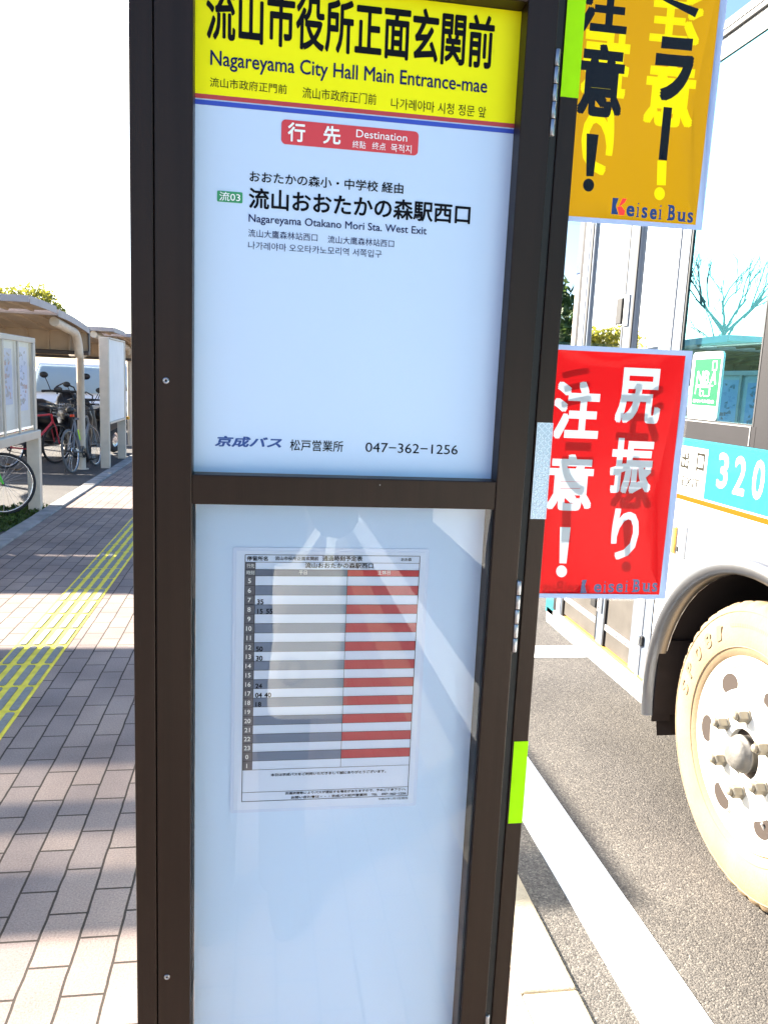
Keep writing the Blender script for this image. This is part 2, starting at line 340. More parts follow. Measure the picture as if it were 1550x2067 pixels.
_tc = {}
def cdt(regions, extra=()):
    """regions: (verts2d, faces, priority). One flat triangulation; every face keeps the highest priority it lies in."""
    V = []; F = []; pr = []
    for vs, fs, k in regions:
        o = len(V); V += [Vector((x * 100, y * 100)) for x, y in vs]
        for f in fs:
            a = sum(vs[i][0] * vs[j][1] - vs[j][0] * vs[i][1] for i, j in zip(f, f[1:] + f[:1]))
            if abs(a) < 1e-12: continue
            F.append([i + o for i in (f if a > 0 else f[::-1])]); pr.append(k)
    V += [Vector((x * 100, y * 100)) for x, y in extra]
    ov, _, of, _, _, src = delaunay_2d_cdt(V, [], F, 1, 1e-5, True)
    keep = [(list(f), max(pr[i] for i in s)) for f, s in zip(of, src) if s]
    return [(v.x / 100, v.y / 100) for v in ov], [k[0] for k in keep], [k[1] for k in keep]
def thicken(vs, fs, r):
    """every glyph grown by r on all sides: union of shifted copies, reduced to its outline and filled again"""
    par = list(range(len(vs)))
    def find(i):
        while par[i] != i: par[i] = par[par[i]]; i = par[i]
        return i
    for f in fs:
        for i in f[1:]: par[find(i)] = find(f[0])
    comp = {}
    for f in fs: comp.setdefault(find(f[0]), []).append(f)
    gl = sorted(([min(vs[i][0] for f in c for i in f), max(vs[i][0] for f in c for i in f), c] for c in comp.values()), key=lambda g: g[0])
    grp = []
    for g in gl:
        if grp and g[0] < grp[-1][1] + .002: grp[-1][1] = max(grp[-1][1], g[1]); grp[-1][2] = grp[-1][2] + g[2]
        else: grp.append(g)
    V = []; F = []
    def kernel(q):
        if r > .028: return [(q, q), (-q, q), (q, -q), (-q, -q), (q, 0), (-q, 0), (0, q), (0, -q)]
        return [(q * math.cos(2 * math.pi * (k + .5) / 6), q * math.sin(2 * math.pi * (k + .5) / 6)) for k in range(6)]
    ar = lambda W, G: sum(abs(sum(W[i][0] * W[j][1] - W[j][0] * W[i][1] for i, j in zip(f, f[1:] + f[:1]))) / 2 for f in G)
    for _, _, c in grp:
        ids = sorted({i for f in c for i in f}); mp = {i: k for k, i in enumerate(ids)}; gv = [vs[i] for i in ids]; gf = [[mp[i] for i in f] for f in c]
        bc = {}
        for f in gf:
            for i, j in zip(f, f[1:] + f[:1]): e = (min(i, j), max(i, j)); bc[e] = bc.get(e, 0) + 1
        per = sum(math.dist(gv[i], gv[j]) for (i, j), k in bc.items() if k == 1); base = ar(gv, gf); q = r
        for _try in range(6):                                # a flooded union shows as too much area: try a hair less
            v2, f2, _ = cdt([(gv, gf, 0)] + [([(x + kx, y + ky) for x, y in gv], gf, 0) for kx, ky in kernel(q)])
            if ar(v2, f2) < base + per * q * 1.12 + 8 * q * q: break
            q *= .93
        cnt = {}
        for f in f2:
            for i, j in zip(f, f[1:] + f[:1]): e = (min(i, j), max(i, j)); cnt[e] = cnt.get(e, 0) + 1
        ed = [e for e, k in cnt.items() if k == 1]
        nb = {}
        for i, j in ed: nb.setdefault(i, set()).add(j); nb.setdefault(j, set()).add(i)
        for i in list(nb):                                   # drop points that lie on a straight run
            q = list(nb[i])
            if len(q) == 2 and q[1] not in nb[q[0]]:
                a, b_, c_ = v2[q[0]], v2[i], v2[q[1]]
                if abs((b_[0] - a[0]) * (c_[1] - a[1]) - (b_[1] - a[1]) * (c_[0] - a[0])) < 2e-4 * math.dist(a, c_) + 1e-9:
                    for u in q: nb[u].discard(i)
                    nb[q[0]].add(q[1]); nb[q[1]].add(q[0]); del nb[i]
        ids = list(nb); mp = {i: k for k, i in enumerate(ids)}
        ov, _, of, _, _, _ = delaunay_2d_cdt([Vector((v2[i][0] * 100, v2[i][1] * 100)) for i in ids], [(mp[i], mp[j]) for i in nb for j in nb[i] if i < j], [], 2, 1e-5, True)
        seg = [(v2[i], v2[j]) for i in nb for j in nb[i] if i < j]; P_ = [(v.x / 100, v.y / 100) for v in ov]
        o = len(V); V += P_
        F2 = []
        for f in of:                                         # keep what lies inside the outline
            cx = sum(P_[i][0] for i in f) / len(f); cy = sum(P_[i][1] for i in f) / len(f); odd = False
            for (ax, ay), (bx, by) in seg:
                if (ay > cy) != (by > cy) and cx < ax + (cy - ay) * (bx - ax) / (by - ay): odd = not odd
            if odd: F2.append([i + o for i in f])
        if abs(ar(V, F2) - ar(v2, f2)) > .02 * ar(v2, f2):   # outline not closed: keep the full triangulation
            del V[o:]; V += v2; F2 = [[i + o for i in f] for f in f2]
        F += F2
    return V, F
def text_geo(s, bold=0.0, shear=0.0, res=3):
    """flat outline of s at size 1; bold thickens every stroke by that radius"""
    key = (s, bold, shear, res)
    if key in _tc: return _tc[key]
    cu = bpy.data.curves.new('t', 'FONT'); cu.body = s; cu.size = 1; cu.shear = shear; cu.resolution_u = res
    ob = bpy.data.objects.new('t', cu); COL.objects.link(ob)
    dg = bpy.context.evaluated_depsgraph_get(); dg.update()
    me = bpy.data.meshes.new_from_object(ob.evaluated_get(dg))
    vs = [(v.co.x, v.co.y) for v in me.vertices]; fs = [list(p.vertices) for p in me.polygons]
    bpy.data.objects.remove(ob); bpy.data.curves.remove(cu); bpy.data.meshes.remove(me)
    if bold > 0: vs, fs = thicken(vs, fs, bold)
    _tc[key] = (vs, fs); return vs, fs
def fit_text(s, x0, x1, z0, z1, bold=0.0, shear=0.0, cap=None, mirror=False):
    """2-D verts of text s scaled so that its ink (or its cap height when cap is set) fills the box"""
    vs, fs = text_geo(s, bold, shear)
    xa, xb = min(v[0] for v in vs), max(v[0] for v in vs)
    if cap: ya, yb = 0.0, max(v[1] for v in text_geo(cap, bold)[0])
    else: ya, yb = min(v[1] for v in vs), max(v[1] for v in vs)
    out = []
    for x, y in vs:
        t = (x - xa) / (xb - xa)
        if mirror: t = 1 - t
        out.append((x0 + t * (x1 - x0), z0 + (y - ya) / (yb - ya) * (z1 - z0)))
    return out, fs
def txtY(mb, s, p0, p1, Y, mt, off=.0005, **k):
    """text on a plane facing -Y. p0 lower-left photo pixel, p1 upper-right photo pixel of the ink"""
    a = onY(*p0, Y); b = onY(*p1, Y)
    vs, fs = fit_text(s, a.x, b.x, a.z, b.z, **k)
    mb.add([(x, Y - off, z) for x, z in vs], fs, mt)
def txtX(mb, s, p0, p1, X, mt, off=.0006, **k):
    a = onX(*p0, X); b = onX(*p1, X)
    vs, fs = fit_text(s, -a.y, -b.y, a.z, b.z, **k)
    mb.add([(X - off, -x, z) for x, z in vs], fs, mt)
def rrect(x0, x1, z0, z1, r, n=6):
    pts = []
    for cx, cz, a0 in ((x1 - r, z1 - r, 0), (x0 + r, z1 - r, 90), (x0 + r, z0 + r, 180), (x1 - r, z0 + r, 270)):
        for i in range(n + 1):
            a = R(a0 + 90 * i / n); pts.append((cx + r * math.cos(a), cz + r * math.sin(a)))
    return pts
# ------------------------------------------------------------------ ground
def slab(name, x0, x1, y0, y1, z0, z1, mt):
    b = MB(); b.box(x0, x1, y0, y1, z0, z1, mt); return struct(b.build(name))
b = MB(); b.quad((-900, -900, -.06), (900, -900, -.06), (900, 900, -.06), (-900, 900, -.06), 'asphalt2'); struct(b.build('ground'))
slab('road', .862, 26, -40, 140, -.05, -.006, 'asphalt')
slab('sidewalk', -2.232, .7105, -40, 140, -.05, 0.0, 'brick')
slab('bicycle_parking_pavement', -40, -2.402, -40, 140, -.05, -.004, 'asphalt2')
b = MB()
y = 1.787 - .6 * 60
while y < 120:
    b.box(.712, .866, y + .002, y + .598, -.05, .004 + random.uniform(-.001, .001), 'concrete', .006); y += .6
struct(b.build('road_kerb'))
b = MB(); y = -30.2
while y < 120:
    b.box(-2.40, -2.234, y + .003, y + .597, -.05, .022 + random.uniform(-.004, .004), 'concrete2', .012); y += .6
struct(b.build('pavement_edging'))
b = MB(); b.box(.990, 1.178, -40, 140, -.03, -.0025, 'road_paint'); struct(b.build('white_edge_line'))
b = MB(); b.box(1.182, 4.6, 4.35, 4.56, -.03, -.0025, 'road_paint'); struct(b.build('white_stop_line'))

# tactile paving: yellow tiles with four raised bars each
b = MB(); TY = 4.625 - .31 * 12; T = .31; X0, X1 = -1.377, -1.088
for i in range(52):
    y0 = TY + i * T
    b.box(X0, X1, y0 + .002, y0 + T - .002, -.01, .003, 'tact_yellow')
    for k in range(4):
        cx = X0 + (X1 - X0) * (k + .5) / 4; hw = .019
        b.prism([(cx - hw, y0 + .024), (cx - hw * .6, y0 + .014), (cx + hw * .6, y0 + .014), (cx + hw, y0 + .024),
                 (cx + hw, y0 + T - .024), (cx + hw * .6, y0 + T - .014), (cx - hw * .6, y0 + T - .014), (cx - hw, y0 + T - .024)], 'Z', .002, .0075, 'tact_bar')
struct(b.build('tactile_paving'))

# moss along the edging and a few dry leaves
b = MB()
for i in range(1500):
    x = random.uniform(-3.0, -2.41); y = random.gauss(8.7, .75)
    if math.hypot((x + 2.6) / .34, (y - 8.8) / .95) > 1.15 * random.uniform(.55, 1): continue
    h = random.uniform(.012, .05); a = random.uniform(0, 6.28); r_ = random.uniform(.01, .03)
    p = [Vector((x + r_ * math.cos(a + t), y + r_ * math.sin(a + t), -.004 + (h if t == 0 else 0))) for t in (0, 2.1, 4.2)]
    b.poly(p, 'leaf_g'); b.poly([p[0] + Vector((.01, 0, 0)), p[1], p[2] + Vector((0, .02, h * .6))], 'moss')
o = b.build('moss', fix=False); o['kind'] = 'stuff'; tag(o, 'low green moss patch on the ground under the notice board', 'moss')
for i, (px, py) in enumerate(((12, 1048), (16, 940), (36, 950))):
    b = MB(); c = onZ(px, py, 0.0); a = i * 2.0
    pts = []
    for k in range(9):
        t = 2 * math.pi * k / 9; rr = .05 * (1 + .3 * math.cos(2 * t))
        pts.append((c.x + rr * math.cos(t + a), c.y + .8 * rr * math.sin(t + a), .005 + .016 * (math.cos(2 * t) + 1)))
    b.poly(pts, 'leaf_d')
    tag(b.build('dry_leaf', org=c, fix=False), ('fallen brown leaf lying in the moss under the green wheel', 'fallen tan leaf lying on the pavement left of the notice board post', 'small tan leaf lying behind the notice board post')[i], 'leaf', 'dry leaves on the ground')

# ------------------------------------------------------------------ bus stop sign
sg = thing('bus_stop_sign', 'tall dark bronze bus stop sign with yellow and white panels', 'bus stop sign', (.08, .88, 0))
F = .85; BK = .906
b = MB(); b.box(-.1325, -.1096, F + .002, BK, .02, 2.2, 'bronze', .0015); b.build('side_post', sg)
b = MB(); b.box(-.1096, -.1085, F + .008, BK - .004, .02, 2.2, 'gasket'); b.build('post_seal', sg)
fr = MB()
fr.box(-.1083, -.0715, F, BK - .002, .26, 2.06, 'bronze', .0012)
fr.box(.2605, .2930, F, BK - .002, .26, 2.06, 'bronze', .0012)
fr.box(-.0715, .2605, F + .0006, BK - .003, 1.9855, 2.06, 'bronze', .0012)
fr.box(-.0715, .2605, F + .0006, BK - .003, 1.4615, 1.4933, 'bronze', .0012)
fr.box(-.0715, .2605, F + .0006, BK - .003, .26, .33, 'bronze', .0012)
fob = fr.build('door_frame', sg)
b = MB(); b.box(-.1085, .3275, F + .003, BK, 2.0615, 2.2, 'bronze', .002); b.build('header', sg)
b = MB(); b.box(-.1085, .3275, F + .003, BK, .0, .2585, 'bronze', .002); b.build('plinth', sg)
b = MB(); b.box(-.21, .40, .80, .96, -.002, .02, 'gasket', .004); b.build('base_plate', sg)
b = MB(); b.box(.2935, .3068, F + .02, BK - .004, .26, 2.06, 'gasket'); b.build('gap_seal', sg)
sp = MB(); sp.box(.3072, .3277, .868, .890, .26, 2.06, 'bronze', .0012); spo = sp.build('hinge_post', sg)
for zt, zb in ((1.9447, 1.8597), (1.3797, 1.2936), (.8133, .727)):
    h = MB(); n = 5; L = (zt - zb) / n
    for k in range(n):
        h.lathe([(0, zb + k * L + .0004), (.0023, zb + k * L + .0004), (.0027, zb + k * L + .0009), (.0027, zb + (k + 1) * L - .0009), (.0023, zb + (k + 1) * L - .0004), (0, zb + (k + 1) * L - .0004)], 'Z', (.2953, F + .0005, 0), 'steel', 14)
    h.box(.2938, .2950, F + .003, F + .02, zb, zt, 'steel')
    h.build('hinge', sg)
for q in ((335, 768), (337, 1973)):
    p = onY(*q, F); s_ = MB()
    s_.lathe([(.0011, -.0004), (.0014, -.0012), (.0029, -.0013), (.0034, -.0004), (.0034, .0005)], 'Y', (p.x, F, p.z), 'steel', 18)
    s_.disc((p.x, F - .0004, p.z), .0012, 'Y', 'gasket', 6)
    s_.build('screw', sg)
s_ = MB(); p = onY(767, 979, F); s_.disc((p.x, F - .0003 + .0006, p.z), .0006, 'Y', 'steel', 8); s_.build('rivet', sg)
# reflectors stuck to the hinge post
def rect_part(name, lab, x0, x1, z0, z1, Y, mt, tilt=0):
    b = MB(); b.box(x0, x1, Y - .0006, Y - .0001, z0, z1, mt); o = b.build(name, sg); o['label'] = lab; return o, b
rect_part('reflective_sticker', 'long lime yellow reflective sticker at the top', .3076, .3277, 1.9055, 2.035, .868, 'lime')
rect_part('reflective_sticker', 'short lime yellow reflective sticker low down', .3096, .3277, 1.0655, 1.1735, .868, 'lime')
b = MB(); zt, zb, xa, xb = 1.560, 1.449, .3090, .3277
b.box(xa, xb, .8674, .8679, zb, zt, 'silver_tape')
def clipseg(x, z, dx, dz):
    # 45 degree hairline inside the tape
    t0, t1 = -9, 9
    for p, d, lo, hi in ((x, dx, xa, xb), (z, dz, zb, zt)):
        a, c = (lo - p) / d, (hi - p) / d
        t0 = max(t0, min(a, c)); t1 = min(t1, max(a, c))
    return t0, t1
for s1 in (1, -1):
    k = -.12
    while k < .14:
        x, z = (xa + xb) / 2, zb + k + .004
        t0, t1 = clipseg(x, z, 1, s1)
        if t1 > t0 + .0005:
            wv = .00035
            P0 = (x + t0, z + s1 * t0); P1 = (x + t1, z + s1 * t1)
            b.quad((P0[0] - wv, .86715, P0[1] + s1 * wv), (P0[0] + wv, .86715, P0[1] - s1 * wv), (P1[0] + wv, .86715, P1[1] - s1 * wv), (P1[0] - wv, .86715, P1[1] + s1 * wv), 'silver_line')
        k += .0077
for zz in (zb, zt - .0007): b.quad((xa, .8671, zz), (xb, .8671, zz), (xb, .8671, zz + .0007), (xa, .8671, zz + .0007), 'silver_line')
for xx in (xa, xb - .0006): b.quad((xx, .8670, zb), (xx + .0006, .8670, zb), (xx + .0006, .8670, zt), (xx, .8670, zt), 'silver_line')
o = b.build('reflective_tape', sg); o['label'] = 'silver honeycomb reflective tape'

# upper panel
UP = .8725
b = MB(); b.box(-.0714, .2604, UP, UP + .006, 1.4938, 1.985, 'board_sky_tint')
zy = onY(387, 186.4, UP).z; zr = onY(387, 195.5, UP).z; zw = onY(387, 198.5, UP).z; zb = onY(387, 208, UP).z
upo = b.build('destination_panel', sg)
b = MB(); b.box(-.0714, .2604, UP - .0006, UP - .0001, zy, 1.985, 'sign_yellow'); yb = b.build('yellow_band', upo)
b = MB(); b.box(-.0714, .2604, UP - .0006, UP - .0001, zr, zy, 'ink_red'); b.build('red_stripe', upo)
b = MB(); b.box(-.0714, .2604, UP - .0006, UP - .0001, zb, zw, 'ink_blue'); b.build('blue_stripe', upo)
def A(x, y): return (380 + x / 2.2143, y / 2.2143)
def line(par, s, p0, p1, Y, mt, off, **k):
    mb = MB(); txtY(mb, s, p0, p1, Y, mt, off=off, **k); mb.build('lettering', par, fix=False)
def tA(par, s, x0, y0, x1, y1, mt, Y=UP, off=.0005, **k): line(par, s, A(x0, y0), A(x1, y1), Y, mt, off, **k)

tA(yb, '流山市役所正面玄関前', 80, 176, 1372, 72, 'ink', off=.0011, bold=.024)
tA(yb, 'Nagareyama City Hall Main Entrance-mae', 99, 288, 1337, 352, 'ink_navy', off=.0011, cap='N', bold=.013)
tA(yb, '流山市政府正門前', 97, 387, 441, 378, 'ink', off=.0011)
tA(yb, '流山市政府正门前', 510, 437, 841, 420, 'ink', off=.0011)
tA(yb, '나가레야마 시청 정문 앞', 905, 485, 1331, 477, 'ink', off=.0011)

# destination tag
p0 = onY(*A(415, 641), UP); p1 = onY(*A(1030, 588), UP)
b = MB(); b.prism(rrect(p0.x, p1.x, p0.z, p1.z, .0045), 'Y', UP - .0006, UP - .0001, 'tag_red'); tg = b.build('destination_tag', upo)

tA(tg, '行', 444, 630, 524, 551, 'white_ink', off=.0011, bold=.022); tA(tg, '先', 602, 641, 682, 566, 'white_ink', off=.0011, bold=.022)
tA(tg, 'Destination', 750, 612, 978, 599, 'white_ink', off=.0011, cap='D')
tA(tg, '終點', 733, 660, 793, 632, 'white_ink', off=.0011); tA(tg, '终点', 821, 667, 882, 639, 'white_ink', off=.0011); tA(tg, '목적지', 904, 677, 997, 649, 'white_ink', off=.0011)

p0 = onY(*A(129, 899), UP); p1 = onY(*A(243, 859), UP)
b = MB(); b.prism(rrect(p0.x, p1.x, p0.z, p1.z, .0012), 'Y', UP - .0006, UP - .0001, 'tag_green'); tg = b.build('route_number_tag', upo)
tA(tg, '流03', 139, 895, 233, 862, 'white_ink', off=.0011, bold=.006); 

tA(upo, 'おおたかの森小・中学校 経由', 274, 811, 962, 818, 'ink', bold=.014)
tA(upo, '流山おおたかの森駅西口', 270, 930, 1263, 914, 'ink', bold=.024)
tA(upo, 'Nagareyama Otakano Mori Sta. West Exit', 270, 989, 1066, 1014, 'ink_navy', cap='N', bold=.010)
tA(upo, '流山大鷹森林站西口', 268, 1057, 578, 1044, 'ink_navy'); tA(upo, '流山大鹰森林站西口', 623, 1085, 920, 1072, 'ink_navy')
tA(upo, '나가레야마 오오타카노모리역 서쪽입구', 268, 1112, 865, 1118, 'ink_navy')
def B8(x, y): return (240 + x / 1.7614, 840 + y / 1.7614)
line(upo, '京成バス', B8(341, 107), B8(580, 76), UP, 'logo_blue', .0005, bold=.04, shear=.22)
line(upo, '松戸営業所', B8(608, 122), B8(798, 88), UP, 'ink', .0005, bold=.006)
line(upo, '047−362−1256', B8(876, 127), B8(1205, 103), UP, 'ink', .0005, bold=.0)


# lower case: back board, wall strip, glass
LB = .886
b = MB(); b.box(-.0700, .2600, LB, LB + .006, .331, 1.4605, 'case_sky_tint'); b.build('back_board', sg)
b = MB()
b.box(-.0714, -.0703, F + .01, LB - .001, .331, 1.4605, 'gasket'); b.box(.2594, .2604, F + .004, F + .012, .331, 1.4605, 'gasket')
b.build('glazing_seal', sg)
b = MB(); b.quad((-.0715, F + .007, .331), (.2605, F + .007, .331), (.2605, F + .007, 1.461), (-.0715, F + .007, 1.461), 'glass'); b.build('glass_pane', sg, fix=False)

# timetable sheet inside the case
TS = LB - .0012
def C(x, y): return (460 + x / 3.1318, 1000 + y / 3.1318)
def P(x, y): return onY(*C(x, y), TS)
pa = P(13, 2012); pb = P(1275, 340)
tt = thing('timetable_sheet', 'laminated paper timetable with grey and red rows behind the glass', 'timetable', ((pa.x + pb.x) / 2, TS, pa.z))
b = MB(); b.prism(rrect(pa.x, pb.x, pa.z, pb.z, .003), 'Y', TS, TS + .0008, 'film'); b.build('plastic_pouch', tt)
pc = .004
b = MB(); b.box(pa.x + pc, pb.x - pc, TS - .0003, TS - .0001, pa.z + pc, pb.z - pc, 'paper'); pp = b.build('paper', tt)
xl = P(100, 1000).x; xl = (P(113, 374).x + P(85, 1937).x) / 2; xr = (P(1211, 377).x + P(1138, 1887).x) / 2
zs = {k: P(113 - 28 * (k - 374) / 1563, k).z for k in (374, 421, 467, 508, 1738, 1880, 1937)}
xh = P(175, 374).x; xm = (P(757, 508).x + P(710, 1715).x) / 2
rh = (zs[508] - zs[1738]) / 21
b = MB(); Y1, Y2, Y3 = TS - .0005, TS - .0008, TS - .0011
def rc(x0, x1, z0, z1, mt, Y=Y1): b.quad((x0, Y, z0), (x1, Y, z0), (x1, Y, z1), (x0, Y, z1), mt)
rc(xl, xh, zs[467], zs[421], 'head_grey'); rc(xl, xh, zs[1738], zs[467], 'head_grey')
rc(xh, xm, zs[508], zs[467], 'head_grey2'); rc(xm, xr, zs[508], zs[467], 'head_red')
for k in range(21):
    if k % 2 == 1:
        z1 = zs[508] - k * rh; rc(xh, xm, z1 - rh, z1, 'row_grey'); rc(xm, xr, z1 - rh, z1, 'row_red')
lw = .00045
def hl(x0, x1, z, w_=lw): rc(x0, x1, z - w_ / 2, z + w_ / 2, 'ink', Y2)
def vl(x, z0, z1, w_=lw): rc(x - w_ / 2, x + w_ / 2, z0, z1, 'ink', Y2)
for k in (374, 421, 467, 508, 1738, 1880, 1937): hl(xl, xr, zs[k], .0006 if k in (374, 1937) else lw)
for k in range(1, 21): hl(xl, xr, zs[508] - k * rh, .0004)
vl(xl, zs[1937], zs[374], .0007); vl(xr, zs[1937], zs[374], .0007); vl(xh, zs[1738], zs[421]); vl(xm, zs[1738], zs[467])
b.build('table_grid', pp)
t = MB()
def tC(s, x0, y0, x1, y1, mt, **k): txtY(t, s, C(x0, y0), C(x1, y1), TS, mt, off=.0011, **k)
tC('停留所名', 120, 412, 253, 384, 'ink', bold=.022); tC('流山市役所正面玄関前', 299, 409, 573, 386, 'ink', bold=.014); tC('通過時刻予定表', 597, 414, 851, 383, 'ink', bold=.022); tC('おお森', 1094, 415, 1161, 394, 'ink', bold=.016)
t.build('lettering', pp); t = MB()
tC('流山おおたかの森駅西口', 487, 459, 919, 427, 'ink', bold=.018)
t.build('lettering', pp); t = MB()
tC('行先', 119, 457, 168, 431, 'white_ink'); t.build('lettering', pp); t = MB(); tC('時刻', 118, 500, 168, 474, 'white_ink'); t.build('lettering', pp); t = MB(); tC('平日', 449, 499, 500, 474, 'white_ink'); t.build('lettering', pp); t = MB(); tC('土休日', 946, 499, 1026, 474, 'white_ink')
t.build('lettering', pp)
hrs = [5, 6, 7, 8, 9, 10, 11, 12, 13, 14, 15, 16, 17, 18, 19, 20, 21, 22, 23, 0, 1]
times = {7: ['35'], 8: ['15', '55'], 12: ['50'], 13: ['30'], 16: ['24'], 17: ['04', '40'], 18: ['18']}
dw = .0034
def num(s, xc, zb_, mt, h=.0054, Y=Y3, bold=0.0, wf=1.0):
    vs, fs = text_geo(s, bold); xa = min(v[0] for v in vs); xb = max(v[0] for v in vs); hh = max(v[1] for v in text_geo('0', bold)[0])
    sc = h / hh
    t.add([(xc + (x - (xa + xb) / 2) * sc * wf, Y, zb_ + y * sc) for x, y in vs], fs, mt)
for k, hnum in enumerate(hrs):
    zc = zs[508] - (k + .5) * rh
    t = MB(); num(str(hnum), (xl + xh) / 2 - .0005, zc - .0027, 'white_ink', bold=.012)
    t.build('lettering', pp)
    for j, s in enumerate(times.get(hnum, [])): t = MB(); num(s, xh + .0062 + .0105 * j, zc - .0049, 'ink', .0057, bold=.026); t.build('lettering', pp)
t = MB()
tC('本日は京成バスをご利用いただきまして誠にありがとうございます。', 271, 1776, 998, 1733, 'ink', bold=.026)
t.build('lettering', pp); t = MB()
tC('交通渋滞等によりバスが遅延する場合がありますので、予めご了承下さい。', 361, 1892, 1124, 1847, 'ink', bold=.026)
tC('お問い合わせは・・・京成バス松戸営業所　TEL　047−362−1256', 399, 1918, 1124, 1873, 'ink', bold=.026)
t.build('lettering', pp); t = MB()
tC('令和7年1月1日現在', 947, 1926, 1138, 1905, 'ink', bold=.006)
t.build('lettering', pp)

# ------------------------------------------------------------------ posters behind the hinge post
M['clear_film'] = glass_mat('clear_film', (.96, .97, .98), 1.0, .05)
M['poster_white'] = sheet_mat('poster_white', (.36, .44, .66), .04, .3)
M['poster_yellow'] = sheet_mat('poster_yellow', (.31, .166, .001), .20, var=.10)
M['painted_show_through'] = sheet_mat('painted_show_through', (.44, .39, .0), .21)  # brighter yellow paints the light let through by the back lettering
M['poster_red'] = sheet_mat('poster_red', (.37, .004, .006), .21, var=.10)
M['poster_ink'] = mat('poster_ink', (.004, .0045, .007), .25, 0, .2)
M['poster_letter'] = sheet_mat('poster_letter', (.38, .42, .47), .21)
M['poster_blue'] = mat('poster_blue', (.012, .035, .16), .2); M['poster_logo_red'] = sheet_mat('poster_logo_red', (.75, .02, .02), .4)
M['back_ink'] = sheet_mat('back_ink', (.42, .42, .42), .45)
PYG = .8925
def o2(x, y): return (1050 + x / 3.1, y / 3.1)
def o3(x, y): return (1050 + x / 2.584, 440 + y / 2.584)
class Print:
    """flat artwork: regions with a rank, later cut into one sheet"""
    def __init__(self): self.reg = []; self.mt = ['poster_white']
    def put(self, vs, fs, mt):
        self.mt.append(mt); self.reg.append((vs, fs, len(self.mt) - 1))
    def text(self, s, o, x0, y0, x1, y1, mt, **k):
        a = onY(*o(x0, y0), PYG); b = onY(*o(x1, y1), PYG); vs, fs = fit_text(s, a.x, b.x, a.z, b.z, **k); self.put(vs, fs, mt)
    def bar(self, o, pts, mt):
        self.put([(lambda p: (p.x, p.z))(onY(*o(*q), PYG)) for q in pts], [list(range(len(pts)))], mt)
    def dot(self, o, x, y, rx, ry, mt): self.bar(o, [(x + rx * math.cos(k * .314), y + ry * math.sin(k * .314)) for k in range(20)], mt)
    def word(self, o, segs, mt):
        """bold roman letters: thick glyphs with slab feet; segs = (char, x0, x1, ybase, ytop)"""
        Q = lambda x0, x1, z0, z1: self.put([(x0, z0), (x1, z0), (x1, z1), (x0, z1)], [[0, 1, 2, 3]], mt)
        for ch, x0, x1, yb_, yt in segs:
            a = onY(*o(x0, yb_), PYG); c = onY(*o(x1, yt), PYG); wd = c.x - a.x; h = c.z - a.z; s = h * .085
            if ch == 'i':
                m_ = (a.x + c.x) / 2; q = wd * .24; Q(m_ - q, m_ + q, a.z, a.z + h * .66)
                self.put([(m_ + wd * .27 * math.cos(t_ * .7854), a.z + h * .87 + wd * .27 * math.sin(t_ * .7854)) for t_ in range(8)], [list(range(8))], mt)
                feet = [(a.x, c.x, a.z), (a.x + wd * .05, m_ + q, a.z + h * .66 - s)]
            else:
                vs, fs = fit_text(ch, a.x + wd * .04, c.x - wd * .04, a.z, c.z, bold=.03); self.put(vs, fs, mt)
                feet = {'B': [(a.x - wd * .1, a.x + wd * .36, a.z), (a.x - wd * .1, a.x + wd * .36, c.z - s)],
                        'u': [(a.x - wd * .12, a.x + wd * .25, c.z - s), (c.x - wd * .42, c.x - wd * .1, c.z - s), (c.x - wd * .2, c.x + wd * .12, a.z)]}.get(ch, [])
            for f0, f1, fz in feet: Q(f0, f1, fz, fz + s)
def poster(label, x0, x1, z0, z1, xi, zi0, zi1, field, art, back):
    def bend(x, z):
        u = max(0, (x - .33) / .18)
        return -.008 * u * u + .005 * u * u * math.sin((z - z0) / (z1 - z0) * 5.0)
    root = thing('warning_poster', label, 'poster', ((x0 + x1) / 2, PYG, z0), 'laminated warning posters on the sign')
    P_ = Print(); P_.put([(x0 + .0001, zi0), (xi, zi0), (xi, zi1), (x0 + .0001, zi1)], [[0, 1, 2, 3]], field); art(P_)
    ext = [(x0 + (x1 - x0) * (i + .5) / 12, z0 + (z1 - z0) * (j + .5) / 18) for i in range(12) for j in range(18)]
    vs, fs, pr = cdt([([(x0, z0), (x1, z0), (x1, z1), (x0, z1)], [[0, 1, 2, 3]], 0)] + P_.reg, ext)
    m = MB()
    for k in range(len(P_.mt)):
        sel = [f for f, p in zip(fs, pr) if p == k]
        if sel:
            ids = sorted({i for f in sel for i in f}); mp = {i: n for n, i in enumerate(ids)}
            m.add([(vs[i][0], PYG + bend(*vs[i]), vs[i][1]) for i in ids], [[mp[i] for i in f] for f in sel], P_.mt[k], True)
    sh = m.build('printed_paper', root, fix=False)
    # pouch margin welded round the paper
    g = MB(); n = 24; w_ = .0032
    def strip(pts_in, pts_out): 
        for (a, c), (d, e) in zip(zip(pts_in, pts_in[1:]), zip(pts_out, pts_out[1:])): g.quad(*[(q[0], PYG + bend(*q), q[1]) for q in (a, c, e, d)], 'clear_film')
    zz = [z0 + (z1 - z0) * k / n for k in range(n + 1)]; xx = [x0 + (x1 - x0) * k / n for k in range(n + 1)]
    strip([(x1, z) for z in zz], [(x1 + w_, z) for z in zz]); strip([(x, z0) for x in xx], [(x, z0 - w_) for x in xx]); strip([(x, z1) for x in xx], [(x, z1 + w_) for x in xx])
    g.build('laminate_film', root, fix=False)
    if back:
        B = Print(); back(B); g = MB(); v2, f2, _ = cdt(B.reg)
        g.add([(x, PYG + .0008 + bend(x, z), z) for x, z in v2], f2, 'back_ink'); g.build('show_through', sh, fix=False)
